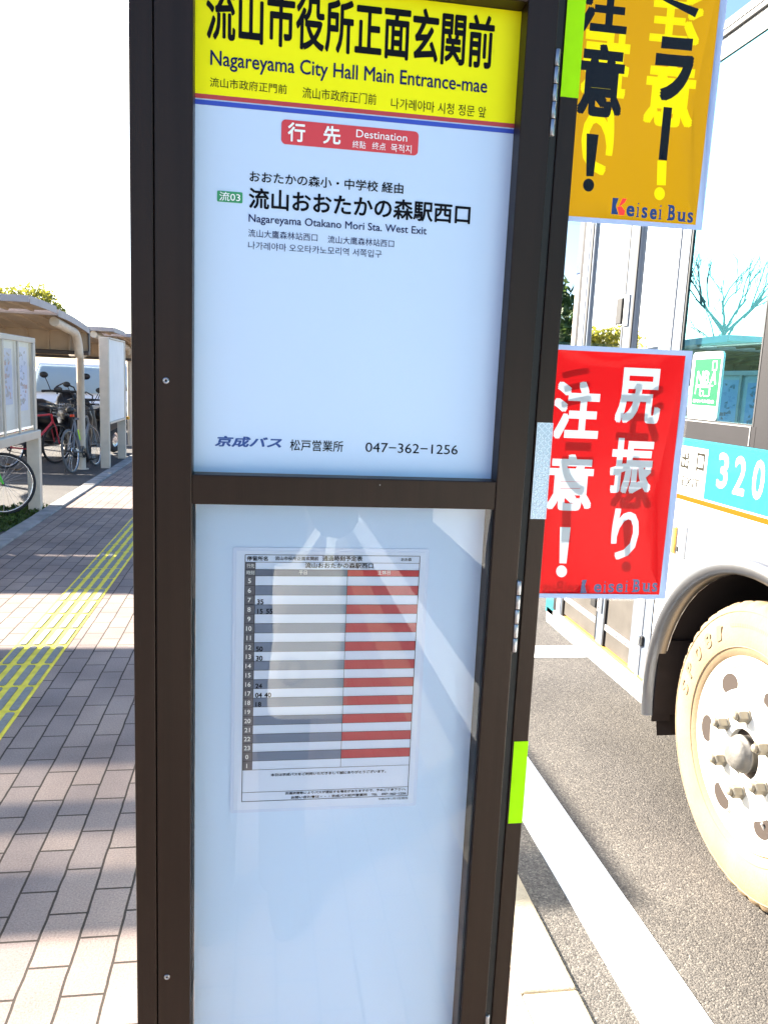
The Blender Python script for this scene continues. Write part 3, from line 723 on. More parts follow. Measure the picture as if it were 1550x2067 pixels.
def yellow(L):
    L.text('注', o2, 800, 262, 1140, -30, 'painted_show_through', bold=.034, mirror=True); L.text('意', o2, 762, 778, 1105, 408, 'painted_show_through', bold=.036, mirror=True)
    L.bar(o2, [(855, 1003), (912, 1006), (905, 1160), (850, 1158)], 'painted_show_through'); L.dot(o2, 866, 1212, 33, 41, 'painted_show_through')
    L.text('振', o2, 372, 590, 700, 190, 'painted_show_through', bold=.034, mirror=True); L.text('り', o2, 366, 1082, 600, 690, 'painted_show_through', bold=.036, mirror=True)
    L.text('注', o2, 350, 186, 690, -130, 'poster_ink', bold=.034); L.text('意', o2, 350, 715, 664, 290, 'poster_ink', bold=.034)
    L.bar(o2, [(415, 832), (490, 840), (458, 1102), (412, 1100)], 'poster_ink'); L.dot(o2, 427, 1156, 35, 41, 'poster_ink')
    L.text('ラ', o2, 818, 622, 1088, 252, 'poster_ink', bold=.042)
    L.bar(o2, [(893, 668), (946, 674), (914, 1004), (862, 998)], 'poster_ink')
    L.bar(o2, [(872, 0), (893, -16), (1098, 68), (1076, 120)], 'poster_ink'); L.bar(o2, [(880, -130), (900, -170), (1110, -80), (1090, -30)], 'poster_ink')
    L.bar(o2, [(577, 1236), (614, 1238), (596, 1290), (612, 1342), (567, 1338)], 'poster_blue')
    L.bar(o2, [(616, 1286), (638, 1240), (664, 1242), (650, 1268), (620, 1290)], 'poster_logo_red'); L.bar(o2, [(604, 1292), (632, 1290), (652, 1318), (648, 1346), (616, 1344)], 'poster_logo_red')
    L.word(o2, [('e', 656, 716, 1352, 1288), ('i', 720, 746, 1358, 1262), ('s', 750, 795, 1364, 1298), ('e', 800, 852, 1372, 1308), ('i', 855, 884, 1374, 1278),
                ('B', 912, 966, 1380, 1286), ('u', 970, 1024, 1388, 1330), ('s', 1028, 1072, 1396, 1332)], 'poster_blue')
def red(L):
    for s, x0, y0, x1, y1 in (('尻', 486, 1066, 736, 788), ('振', 455, 1434, 698, 1152), ('り', 462, 1780, 626, 1517), ('注', 163, 1150, 426, 857), ('意', 133, 1524, 390, 1236)):
        L.text(s, o3, x0, y0, x1, y1, 'poster_letter', bold=.031)
    L.bar(o3, [(207, 1612), (262, 1614), (240, 1802), (204, 1801)], 'poster_letter'); L.dot(o3, 215, 1843, 28, 31, 'poster_letter')
    L.bar(o3, [(322, 1888), (346, 1886), (336, 1918), (344, 1955), (312, 1957)], 'poster_blue')
    L.word(o3, [('e', 378, 424, 1952, 1908), ('i', 428, 448, 1952, 1890), ('s', 452, 488, 1951, 1906), ('e', 492, 534, 1950, 1904), ('i', 538, 560, 1949, 1886),
                ('B', 578, 622, 1948, 1882), ('u', 628, 670, 1946, 1900), ('s', 674, 708, 1945, 1898)], 'poster_blue')
def red_back(G):
    for s, x0, y0, x1, y1 in (('注', 488, 1160, 742, 865), ('意', 462, 1512, 700, 1240), ('ラ', 195, 1440, 385, 1168), ('ミ', 200, 985, 380, 780)):
        G.text(s, o3, x0, y0, x1, y1, 'back_ink', bold=.029, mirror=True)
    G.bar(o3, [(217, 1480), (263, 1480), (258, 1690), (210, 1690)], 'back_ink'); G.bar(o3, [(528, 1570), (575, 1570), (566, 1760), (540, 1760)], 'back_ink'); G.dot(o3, 545, 1815, 24, 27, 'back_ink')
    G.text('eiseiBus', o3, 110, 1960, 360, 1890, 'back_ink', bold=.02, mirror=True)
poster('yellow laminated poster with black lettering on the upper right of the sign', .3115, .4945, 1.785, 2.078, .4868, 1.7905, 2.072, 'poster_yellow', yellow, None)
poster('red laminated poster with white lettering below the yellow one', .3115, .4968, 1.3475, 1.6490, .4888, 1.3530, 1.6432, 'poster_red', red, red_back)
# ------------------------------------------------------------------ bus
BX = 1.52
bus = thing('bus', 'white city bus with teal number band standing at the kerb', 'bus', (2.65, 0, 0))
WY, WZ, WR = 2.16, .475, .485
def body_poly(zt):
    pts = [(-5.1, .38)]
    for cy in (-2.7, WY):
        a = -12
        for k in range(25):
            t = R(180 - a - (180 - 2 * a) * k / 24)
            pts.append((cy + .575 * math.cos(t), max(.36, WZ + .575 * math.sin(t))))
    pts += [(2.79, .36), (2.79, zt), (-5.1, zt)]
    return pts
b = MB()
b.prism(body_poly(1.43), 'X', BX, BX + .035, 'bus_white')
b.box(BX, BX + .05, -5.1, 2.79, 2.728, 2.785, 'bus_white')
b.box(BX + .002, BX + .05, 2.79, 3.92, .36, .455, 'bus_white', .01)
b.box(BX, BX + .06, 2.79, 3.94, 2.60, 2.785, 'bus_white')
b.prism([(BX, 2.785), (BX + .04, 2.86), (BX + .25, 2.95), (2.65, 3.0), (3.5, 2.95), (3.74, 2.86), (3.78, 2.785)], 'Y', -5.1, 3.95, 'bus_white')
b.box(3.74, 3.78, -5.1, 3.9, .38, 1.5, 'bus_white'); b.box(3.742, 3.778, -5.1, 3.9, 2.60, 2.784, 'bus_white')
for yy in (-5.1, -3.7, -2.3, -.9, .5, 1.9, 2.8, 3.8): b.box(3.745, 3.775, yy, yy + .09, 1.5, 2.6, 'bus_grey')
b.box(BX + .03, 3.74, -5.1, -5.06, .40, 2.78, 'bus_white')
bd = b.build('body', bus)
b = MB(); b.box(BX - .012, BX + .02, -5.1, 3.9, 2.788, 2.806, 'rubber'); b.box(BX - .016, BX + .02, -5.1, 3.9, 2.8065, 2.812, 'alu'); b.box(BX - .012, BX + .02, -5.1, 3.9, 2.8125, 2.835, 'rubber'); b.build('roof_gutter', bus)
# graphics
b = MB(); ctr = onX(1340 + 472 / 5.167, 860 + 210 / 5.167, BX).y
b.box(BX - .0012, BX - .0002, -5.08, ctr, 1.241, 1.432, 'bus_teal'); b.box(BX - .0012, BX - .0002, ctr + .0003, 2.789, 1.412, 1.432, 'bus_teal')
b.build('number_band', bd)
b = MB(); b.box(BX - .0014, BX + .001, -5.08, 2.789, 1.4325, 1.440, 'bus_line'); b.build('belt_line', bd)
b = MB(); b.box(BX - .0012, BX - .0002, -5.08, 2.789, 1.2165, 1.2345, 'bus_orange'); b.build('orange_stripe', bd)
def o4(x, y): return (1340 + x / 5.167, 860 + y / 5.167)
def tB(mb, s, x0, y0, x1, y1, mt, off=.0016, **k): txtX(mb, s, o4(x0, y0), o4(x1, y1), BX, mt, off=off, **k)
t = MB()
for s, x0, y0, x1, y1 in (('3', 546, 640, 694, 290), ('2', 714, 705, 880, 325), ('0', 906, 755, 1076, 362), ('5', 1110, 790, 1290, 435)): tB(t, s, x0, y0, x1, y1, 'bus_white', bold=.02)
t.build('fleet_number', bd)
t = MB()
tB(t, '出', 174, 436, 272, 255, 'sign_grey', bold=.02); tB(t, '口', 333, 468, 434, 290, 'sign_grey', bold=.02); tB(t, 'EXIT', 186, 615, 372, 560, 'sign_grey', bold=.0)
t.build('exit_lettering', bd)
b = MB()
for k in range(16):
    a0, a1 = math.pi * (-.35 + 1.0 * k / 16), math.pi * (-.35 + 1.0 * (k + 1) / 16); cc = onX(1363, 948, BX)
    for ra, rb in ((.020, .026),):
        b.quad(*[(BX - .0015, cc.y - .012 + r_ * math.cos(a_), cc.z + r_ * math.sin(a_)) for r_, a_ in ((ra, a0), (rb, a0), (rb, a1), (ra, a1))], 'logo_red')
b.build('red_mark', bd)
# grey panel under the window
b = MB(); b.box(BX - .001, BX + .03, 2.275, 2.79, 1.4405, 1.505, 'bus_grey'); pnl = b.build('sill_panel', bus)
b = MB(); b.box(BX - .003, BX - .0011, 2.30, 2.775, 1.5025, 1.5055, 'alu'); b.box(BX - .003, BX - .0011, 2.30, 2.303, 1.444, 1.5022, 'alu'); b.build('trim_line', pnl)
# pillars, windows
wins = [(2.29, 2.782)] + [(2.19 - .98 * k - .90, 2.19 - .98 * k) for k in range(7)]
b = MB()
b.box(BX, BX + .03, 2.192, 2.288, 1.4405, 2.727, 'bus_grey'); b.box(BX - .0005, BX + .03, 2.192, 2.274, 1.4405, 1.505, 'bus_grey')
for y0, y1 in wins[1:]: b.box(BX, BX + .03, y0 - .079, y0 - .001, 1.4405, 2.727, 'bus_grey')
b.box(BX + .001, BX + .03, -5.1, 2.19, 1.4405, 1.50, 'bus_grey')
b.build('window_pillar', bus)
for y0, y1 in wins:
    f = MB(); s_ = .007
    for q in ((y0, y1, 1.505, 1.505 + s_), (y0, y1, 2.727 - s_, 2.727), (y0, y0 + s_, 1.512, 2.720), (y1 - s_, y1, 1.512, 2.720)): f.box(BX - .001, BX + .012, *q, 'rubber')
    wf = f.build('window', bus)
    f = MB(); f.quad((BX + .004, y0 + s_, 1.512), (BX + .004, y1 - s_, 1.512), (BX + .004, y1 - s_, 2.72), (BX + .004, y0 + s_, 2.72), 'bus_glass'); f.build('pane', wf, fix=False)
f = MB()
for yy in (-5.01, -3.61, -2.21, -.81, .59, 1.99, 2.89): f.quad((3.76, yy, 1.5), (3.76, yy + (1.31 if yy < 1.9 else .81 if yy < 2.5 else .91), 1.5), (3.76, yy + (1.31 if yy < 1.9 else .81 if yy < 2.5 else .91), 2.6), (3.76, yy, 2.6), 'bus_glass')
f.build('far_glazing', bus, fix=False)
# front
b = MB()
b.box(BX + .05, 3.74, 3.86, 3.95, .36, 1.10, 'bus_white', .02); b.box(BX + .05, 3.74, 3.88, 3.95, 2.60, 2.784, 'bus_white', .01)
b.box(3.70, 3.776, 3.84, 3.95, 1.1, 2.6, 'bus_white')
b.build('front_panel', bus)
b = MB(); b.quad((BX + .09, 3.93, 1.1), (3.70, 3.93, 1.1), (3.70, 3.90, 2.6), (BX + .09, 3.90, 2.6), 'door_glass'); b.build('windscreen', bus, fix=False)
zsp = onX(1165, 555, BX + .02).z
b = MB(); b.box(BX + .012, BX + .075, 3.775, 3.90, 1.0, zsp - .001, 'beige', .006); b.box(BX + .012, BX + .075, 3.775, 3.90, zsp, 2.6, 'navy', .006); b.build('corner_pillar', bus)
b = MB(); b.box(BX + .002, BX + .07, 3.80, 3.95, .40, .62, 'bus_teal', .02); b.box(BX + .001, BX + .06, 3.72, 3.79, .45, .66, 'rubber', .01); b.build('bumper', bus)
# folding entrance door
def yp(px): return onX(px, 470, BX).y
dr = MB()
def post(xa, xb, mt, z0, z1, dx=0.0, th=.03): dr.box(BX - dx, BX - dx + th, yp(xb), yp(xa), z0, z1, mt)
post(1177, 1179, 'rubber', .46, 2.6); post(1179.2, 1185, 'bus_grey', .46, 2.6); post(1185.2, 1193, 'alu', .46, 2.6, .004); post(1193.2, 1195, 'alu_pale', .46, 2.6); post(1195.2, 1198, 'rubber', .46, 2.6)
post(1352, 1360.8, 'alu_pale', .46, 2.6); post(1361, 1371, 'bus_white', .46, 2.6, .002); post(1371.2, 1378, 'alu', .46, 2.6, .006); post(1378.2, 1395.8, 'alu_pale', .46, 2.6, .001); post(1396, 1398, 'rubber', .46, 2.6)
dr.box(BX, BX + .03, 2.789, yp(1398.2), .46, 2.6, 'alu_pale')
door = dr.build('door_frame', bus)
def leaf(xa, xb, ya, yb, nm):
    f = MB(); zb_, zg = .47, .775
    f.box(BX + .008, BX + .028, ya, yb, zb_, zg, 'door_grey', .004)
    f.box(BX + .004, BX + .028, ya, ya + .012, zg + .001, 2.58, 'alu_pale'); f.box(BX + .004, BX + .028, yb - .012, yb, zg + .001, 2.58, 'alu_pale')
    f.box(BX + .005, BX + .027, ya + .012, yb - .012, zg + .001, zg + .022, 'alu'); f.box(BX + .005, BX + .027, ya + .012, yb - .012, 2.56, 2.58, 'alu_pale')
    lo = f.build('door', bus)
    g = MB(); g.quad((BX + .015, ya + .012, zg + .02), (BX + .015, yb - .012, zg + .02), (BX + .015, yb - .012, 2.562), (BX + .015, ya + .012, 2.562), 'door_glass'); g.build('pane', lo, fix=False)
    k = MB(); k.box(BX + .001, BX + .0075, ya + .004, yb - .004, .545, .572, 'alu', .002)
    n = int((yb - ya) / .07)
    for i in range(n):
        yc = ya + (i + .5) * (yb - ya) / n; k.lathe([(.0001, BX - .003), (.006, BX - .002), (.007, BX + .001)], 'X', (0, yc, .558), 'alu', 8)
    k.build('kick_strip', lo); return lo
leaf1 = leaf(0, 0, yp(1272) + .002, yp(1198.2), 'door'); leaf2 = leaf(0, 0, yp(1351.8), yp(1290) - .002, 'door')
b = MB(); b.box(BX + .002, BX + .026, yp(1289), yp(1274), .46, 2.58, 'alu_pale'); b.box(BX - .001, BX + .02, yp(1292.5), yp(1289.2), .46, 2.58, 'rubber'); b.box(BX, BX + .02, yp(1273.8), yp(1272), .46, 2.58, 'rubber'); b.build('fold_seal', bus)
for z in (.62, 1.88):
    b = MB(); b.box(BX - .012, BX + .001, yp(1273), yp(1262), z, z + .11, 'gasket', .004); b.box(BX - .006, BX + .001, yp(1284), yp(1275), z - .01, z + .12, 'alu', .002)
    for q in (z + .01, z + .05, z + .09): b.disc((BX - .0066, yp(1279), q), .006, 'X', 'rubber', 8)
    b.build('door_hinge', bus)
p = onX(1298, 1294, BX); b = MB(); b.box(BX - .02, BX + .004, p.y + .005, p.y + .05, p.z - .022, p.z + .022, 'alu', .006); b.box(BX - .012, BX + .006, p.y - .01, p.y + .0045, p.z - .02, p.z + .02, 'gasket', .004); b.build('door_handle', leaf2)
b = MB(); b.box(BX - .003, BX + .03, 2.80, 3.66, .4555, .4685, 'lime_p' if False else 'amber'); b.build('yellow_sill', bus)
# association sticker on the window
def o5(x, y): return (1360 + x / 8.158, 680 + y / 8.158)
def rr_px(mb, o, x0, y0, x1, y1, r_, mt, X):
    a = onX(*o(x0, y1), X); c = onX(*o(x1, y0), X)
    mb.add([(X, -u, z) for u, z in rrect(-a.y, -c.y, a.z, c.z, r_)], [tuple(range(28))], mt)
XS = BX - .0002
pa_, pb_ = onX(*o5(215, 1345), XS), onX(*o5(820, 230), XS)
b = MB(); b.prism([(-u, z) for u, z in rrect(-pa_.y, -pb_.y, pa_.z, pb_.z, .018)], 'X', XS - .0008, XS + .0038, 'bus_white'); st = b.build('window_sticker', bus)
st['label'] = 'white rounded sticker with a green field lettered NBA'
ga, gb = onX(*o5(285, 1115), XS), onX(*o5(790, 350), XS)
b = MB(); b.box(XS - .0014, XS - .0009, gb.y, ga.y, ga.z, gb.z, 'sticker_green'); gf = b.build('green_field', st)
b = MB(); gw = ga.y - gb.y; gh = gb.z - ga.z
def gp(u, v): return (XS - .0018, ga.y - u * gw, ga.z + v * gh)
for ch_, u0, u1 in (('N', .13, .37), ('B', .42, .61), ('A', .66, .90)):
    vs, fs = fit_text(ch_, u0, u1, .46, .74, bold=.012); b.add([gp(u + .08 * (v - .5), v) for u, v in vs], fs, 'bus_white')
for u0, u1, v0, v1 in ((.12, .80, .42, .44), (.12, .145, .24, .40), (.12, .70, .385, .405), (.67, .70, .20, .40), (.40, .70, .20, .22), (.30, .33, .20, .36), (.30, .46, .30, .32), (.44, .465, .20, .32), (.30, .46, .20, .22),
                       (.70, .725, .76, .94), (.85, .875, .76, .94), (.70, .875, .93, .95), (.70, .875, .75, .77)):
    b.quad(gp(u0, v0), gp(u1, v0), gp(u1, v1), gp(u0, v1), 'bus_white')
vs, fs = fit_text('日本バス協会', .08, .90, .06, .13, bold=.02); b.add([gp(u, v) for u, v in vs], fs, 'bus_white')
b.build('emblem', gf)
# side marker lamp
la, lb = onX(1357, 1118, BX), onX(1388, 1066, BX)
b = MB(); b.box(BX - .012, BX - .0003, lb.y, la.y + .02, la.z, lb.z + .008, 'bus_white', .006); lm = b.build('side_lamp', bus)
b = MB(); b.box(BX - .022, BX - .0125, lb.y + .045, la.y + .014, la.z + .01, lb.z - .004, 'amber', .004); b.build('lens', lm)
b = MB(); b.box(BX - .016, BX - .0125, lb.y + .028, lb.y + .038, la.z + .02, la.z + .04, 'gasket', .002); b.build('screw', lm)
# wheel arches, wells, mud flap
for cy in (WY, -2.7):
    b = MB(); n = 40; rin, rout = .572, .632
    prof = [(rin, BX + .03), (rin, BX - .022), (rin + .018, BX - .030), (rin + .048, BX - .020), (rout, BX - .001), (rout, BX + .002)]
    vs = []; fs = []
    for k in range(n + 1):
        t = R(192 - 204 * k / n)
        for r_, h in prof: vs.append((h, cy + r_ * math.cos(t), WZ + r_ * math.sin(t)))
    m_ = len(prof)
    for k in range(n):
        for j in range(m_ - 1): fs.append((k * m_ + j, (k + 1) * m_ + j, (k + 1) * m_ + j + 1, k * m_ + j + 1))
    b.add(vs, fs, 'trim_metal', True); b.build('arch_trim', bus)
    b = MB(); vs = []; fs = []
    for k in range(25):
        t = R(200 - 220 * k / 24)
        for h in (BX + .032, BX + .70): vs.append((h, cy + .60 * math.cos(t), WZ + .60 * math.sin(t)))
    for k in range(24): fs.append((2 * k, 2 * k + 2, 2 * k + 3, 2 * k + 1))
    b.add(vs, fs, 'well', True); b.box(BX + .70, BX + .72, cy - .62, cy + .62, .28, 1.08, 'well'); b.build('wheel_well', bus)
b = MB(); ym = WY + .56
for q in ((BX + .002, BX + .075, .315, .36), (BX + .11, BX + .165, .30, .36), (BX + .21, BX + .30, .33, .36), (BX + .002, BX + .32, .325, .66)): b.box(q[0], q[1], ym - .004, ym + .004, q[2] + .035 - random.uniform(0, .02), q[3], 'well')
b.build('mud_flap', bus)
# underside and cabin
b = MB(); b.box(BX + .06, 3.73, -5.0, 1.50, .42, .47, 'floor_dk'); b.box(BX + .73, 3.73, 1.5, 2.8, .42, .47, 'floor_dk'); b.box(BX + .06, 3.73, 2.80, 3.84, .40, .45, 'floor_dk')
b.build('floor', bus)
b = MB(); b.box(BX + .04, BX + .55, 1.55, 2.74, 1.10, 1.14, 'cabin'); b.box(3.68, 3.735, -5, 2.8, .48, 1.48, 'cabin'); b.box(BX + .05, 3.73, -5, 3.8, 2.70, 2.72, 'cabin'); b.build('cabin_lining', bus)
def seat(y, x, z):
    f = MB(); f.box(x, x + .42, y, y + .40, z, z + .10, 'seat_blue', .03); f.box(x, x + .42, y - .09, y, z + .06, z + .70, 'seat_blue', .04); f.box(x + .04, x + .08, y - .1, y + .02, z + .66, z + .76, 'cabin', .015)
    f.build('passenger_seat', bus)
seat(1.75, BX + .10, 1.14)
for k in range(4):
    seat(.6 - .85 * k, BX + .1, .75); seat(.6 - .85 * k, 3.2, .75); seat(1.5 - .85 * k if k == 0 else 9.0 - 30, 3.2, .75) if k == 0 else None
seat(2.45, 3.1, .85)
b = MB(); b.box(BX + .05, BX + .056, 2.297, 2.775, 1.765, 2.715, 'window_sky'); b.tube([(BX + .053, 2.297, 1.765), (BX + .053, 2.775, 1.765)], .008, 'alu', 8); b.build('window_sky_sheet', bus)  # cyan sheet added inside the glass; its colour stands in for sky
b = MB(); b.box(BX + .6, 3.0, 2.40, 2.43, 1.1, 1.52, 'bus_grey'); b.build('partition', bus)
b = MB()
for x, y in ((BX + .58, 2.45), (BX + .58, 1.5), (2.4, 2.45), (2.9, 2.4)): b.tube([(x, y, .47), (x, y, 2.70)], .016, 'amber', 8)
b.tube([(BX + .58, 2.45, 1.62), (2.4, 2.45, 1.62)], .016, 'amber', 8); b.tube([(BX + .58, 1.5, 1.95), (BX + .58, -4, 1.95)], .014, 'alu', 8)
b.build('grab_rail', bus)
b = MB(); b.tube([(3.25 + .2 * math.cos(k * .4488), 3.35 + .12 * math.sin(k * .4488), 1.42 + .16 * math.sin(k * .4488)) for k in range(15)], .014, 'gasket', 8); b.box(2.7, 3.66, 3.5, 3.84, 1.0, 1.3, 'gasket', .04); b.build('dashboard', bus)
# wheels
def bus_wheel(cy):
    n = 192
    root = MB(); root.lathe([(.302, 1.566), (.307, 1.556), (.304, 1.552), (.296, 1.556), (.286, 1.572), (.276, 1.580), (.268, 1.572), (.255, 1.556), (.235, 1.548), (.205, 1.543), (.195, 1.538), (.10, 1.536), (.088, 1.530), (.082, 1.532), (.080, 1.56)], 'X', (0, cy, WZ), 'rim', 96)
    wh = root.build('wheel', bus)
    def shoulder(j, k, r):
        if 4 <= j <= 7: return r - (.010 if k % 4 == 0 else 0)
        return r
    t_ = MB(); prof = [(.300, 1.572), (.315, 1.553), (.345, 1.543), (.385, 1.540), (.425, 1.546), (.452, 1.556), (.474, 1.566), (WR, 1.590), (WR, 1.60), (WR, 1.66), (WR, 1.78), (.474, 1.81), (.40, 1.83), (.30, 1.80)]
    def fn(j, k, r):
        if j in (6, 7, 8): return r - (.012 if k % 4 == 0 else 0)
        if j == 5: return r - (.002 if k % 4 == 0 else 0)
        return r
    t_.lathe(prof, 'X', (0, cy, WZ), 'tyre', n, True, fn)
    for rr, dx in ((.452, .0), (.337, .0)):
        t_.lathe([(rr - .003, 1.5565 if rr > .4 else 1.546), (rr, 1.552 if rr > .4 else 1.5415), (rr + .003, 1.558 if rr > .4 else 1.546)], 'X', (0, cy, WZ), 'tyre', 96)
    ty = t_.build('tyre', wh)
    L = MB(); adv = 0
    for ch, ang in (('S', 170), ('P', 159), ('0', 146), ('8', 134), ('1', 123)):
        vs, fs = fit_text(ch, -.022, .022, -.024, .024, bold=.03, shear=.15); th = R(ang)
        out = []
        for x, y in vs:
            rr = .392 + y; a = th - x / .392
            out.append((1.5385, cy - rr * math.cos(a), WZ + rr * math.sin(a)))
        L = MB(); L.add(out, fs, 'tread'); L.build('tyre_lettering', ty, fix=False)
    L = MB()
    for k in range(26):
        a = R(112 - k * 1.3); 
        L.quad(*[(1.5387, cy - r_ * math.cos(q), WZ + r_ * math.sin(q)) for r_, q in ((.402, a), (.412, a), (.412, a + .009), (.402, a + .009))], 'tread')
    L.build('tyre_ribs', ty, fix=False)
    for k in range(6):
        a = R(26 + 60 * k); c = Vector((0, cy + .1245 * math.cos(a), WZ + .1245 * math.sin(a)))
        f = MB(); f.lathe([(.0001, 1.503), (.0185, 1.500), (.0218, 1.504), (.0218, 1.529), (.026, 1.531), (.026, 1.537)], 'X', c, 'nut', 6, False)
        f.lathe([(.0001, 1.488), (.010, 1.489), (.0125, 1.492), (.0125, 1.500)], 'X', c, 'nut', 12); f.build('wheel_nut', wh)
        a2 = R(56 + 60 * k); f = MB()
        vs = []; cy2, cz2 = cy + .222 * math.cos(a2), WZ + .222 * math.sin(a2)
        er, et = .034, .046
        ring = []
        for rs, xx in ((1.0, 1.5425), (1.14, 1.5405), (1.26, 1.547)):
            ring.append([])
            for q in range(24):
                u, v = er * rs * math.cos(q * .2618), et * rs * math.sin(q * .2618)
                ring[-1].append((xx, cy2 + u * math.cos(a2) - v * math.sin(a2), cz2 + u * math.sin(a2) + v * math.cos(a2)))
        inner = [(1.5415, y, z) for _, y, z in ring[0]]
        f.poly(inner, 'hole_shade')  # flat dark disc paints the shade of the opening
        for j in range(2): f.add(ring[j] + ring[j + 1], [(q, (q + 1) % 24, 24 + (q + 1) % 24, 24 + q) for q in range(24)], 'rim', True)
        f.build('hand_hole', wh)
    f = MB(); f.disc((1.556, cy, WZ), .082, 'X', 'hole_shade', 32)
    f.lathe([(.0001, 1.488), (.030, 1.489), (.045, 1.496), (.054, 1.508), (.057, 1.522), (.060, 1.523), (.060, 1.531), (.058, 1.532), (.056, 1.556)], 'X', (0, cy, WZ), 'hub', 40)
    f.lathe([(.078, 1.534), (.084, 1.531), (.090, 1.534)], 'X', (0, cy, WZ), 'rim', 48); f.build('hub_cap', wh)
    a2 = R(236); f = MB(); f.tube([(1.55, cy + .235 * math.cos(a2), WZ + .235 * math.sin(a2)), (1.534, cy + .205 * math.cos(a2) - .012, WZ + .205 * math.sin(a2) + .004)], .004, 'alu', 8); f.build('valve', wh)
bus_wheel(WY); bus_wheel(-2.7)

# ------------------------------------------------------------------ bicycle shelters
GRP = 'bicycle shelters beside the pavement'
def shelter(x1, yf, zf, depth, drop, zb, label, strips=(), posts=True, L=9.0, arms=None, px=.33, rear=None):
    root = thing('bicycle_shelter', label, 'shelter', (x1 - L / 2, yf + depth / 2, 0), GRP)
    x0 = x1 - L; yb_ = yf + depth
    cuts = sorted([yf] + [c for s in strips for c in s] + [yb_])
    def zat(y): u = (y - yf) / depth; return zf + (zb - zf) * u ** 1.6
    rb = MB(); sk = MB()
    for a, c in zip(cuts, cuts[1:]):
        tgt = sk if any(abs(a - s[0]) < 1e-6 for s in strips) else rb
        n = max(2, int((c - a) / .18)) if tgt is rb else 1
        for k in range(n):
            ya, yc = a + (c - a) * k / n, a + (c - a) * (k + 1) / n
            if tgt is sk: tgt.quad((x0, ya, zat(ya)), (x1, ya, zat(ya)), (x1, yc, zat(yc)), (x0, yc, zat(yc)), 'half_light')
            else: tgt.add([(x, y, z_ + d) for x in (x0, x1) for y, z_ in ((ya, zat(ya)), (yc, zat(yc))) for d in (0, .035)],
                          [(0, 1, 3, 2), (4, 6, 7, 5), (1, 5, 7, 3), (0, 4, 5, 1), (2, 3, 7, 6)], 'roof_out'); 
            if tgt is rb: tgt.quad((x0, ya, zat(ya) - .001), (x1, ya, zat(ya) - .001), (x1, yc, zat(yc) - .001), (x0, yc, zat(yc) - .001), 'roof_in')
    # ribs of the corrugated underside
    x = x1 - .25
    while x > x0 and not strips:
        for k in range(6):
            ya, yc = yf + depth * k / 6, yf + depth * (k + 1) / 6
            rb.add([(x + dx, y, zat(y) - dz) for y in (ya, yc) for dx, dz in ((-.02, .001), (-.012, .022), (.012, .022), (.02, .001))], [(0, 1, 5, 4), (1, 2, 6, 5), (2, 3, 7, 6)], 'roof_in')
        if drop: rb.box(x - .015, x + .015, yb_ - .022, yb_ - .002, zb - drop, zb - .003, 'roof_in')
        x -= .28
    rf = rb.build('roof', root)
    if strips: sk.build('half_light_strip', root, fix=False)
    f = MB(); f.box(x0 - .01, x1 + .012, yf - .022, yf - .001, zf - .02, zf + .05, 'roof_out', .004); f.build('fascia', root)
    f = MB(); f.add([(x1 + .0005 + dx, yf + depth * k / 8, zat(yf + depth * k / 8) + d) for k in range(9) for dx in (0, .014) for d in (-.03, .05)],
        [q for k in range(8) for q in ((4 * k + 2, 4 * k + 3, 4 * k + 7, 4 * k + 6), (4 * k + 1, 4 * k + 5, 4 * k + 7, 4 * k + 3), (4 * k, 4 * k + 4, 4 * k + 6, 4 * k + 2))], 'roof_out'); f.build('edge_trim', root)
    if drop:
        f = MB(); f.box(x0, x1, yb_, yb_ + .02, zb - drop, zb + .03, 'roof_in'); f.build('back_valance', root)
        f = MB(); f.box(x0, x1 + .01, yb_ - .05, yb_ + .06, zb - drop - .055, zb - drop, 'gutter', .01); f.box(x1 - .004, x1 + .012, yb_ - .03, yb_ + .06, zb - drop - .001, zb + .04, 'gutter'); f.build('gutter', root)
    x = x1 - px
    while posts and x > x0:
        f = MB(); ya, yp_ = (arms or (yf + .25, yb_ + .10)); zt = zat(min(max(ya, yf), yb_)) - .075; ze = zat(min(yp_ - .3, yb_)) - .085
        pts = [(x, ya, zt)] + [(x, ya + (yp_ - .32 - ya) * k / 4, zt + (ze - zt) * k / 4) for k in range(1, 5)]
        for k in range(1, 7):
            t = R(90 * k / 6); pts.append((x, yp_ - .32 + .32 * math.sin(t), ze - .32 * (1 - math.cos(t))))
        pts.append((x, yp_, 0 if rear is None else zb - drop - .03)); f.tube(pts, .058, 'pole_beige', 14)
        if rear:                                             # the arm ends on the gutter beam; the column stands further back
            f.build('arm', root); f = MB(); yp_ = rear[0]; xr_ = x + px - rear[1]
            f.tube([(xr_, yp_, 0), (xr_, yp_, zb - drop - .06), (xr_, yp_ - .5, zb - drop - .03), (x, yb_ + .05, zb - drop - .03)], .058, 'pole_beige', 14); xx_ = xr_
        else: xx_ = x
        f.lathe([(.058, .0), (.10, .0), (.10, .012), (.058, .014)], 'Z', (xx_, yp_, 0), 'pole_beige', 14); f.build('post', root); x -= 2.9
    return root
shelter(-2.47, 5.27, 2.25, 2.30, .0, 2.19, 'bicycle shelter nearest the camera with added light-passing strips in its roof', strips=((5.50, 5.76), (5.92, 6.24)))  # roof strips added to throw half-lit bands on the paving
shelter(-2.40, 8.89, 2.255, 1.10, 0, 2.235, 'flat thin canopy above and behind the glazed notice board', arms=(8.95, 10.0), px=1.25)
shelter(-2.40, 10.06, 2.205, 1.72, .27, 2.09, 'brown ribbed shelter roof with curved end over the scooters', arms=(10.25, 11.55), px=.08, rear=(13.1, .40))
shelter(-2.52, 14.35, 2.235, 1.10, 0, 2.22, 'flat thin canopy seen above the cream notice board', arms=(14.4, 15.4))
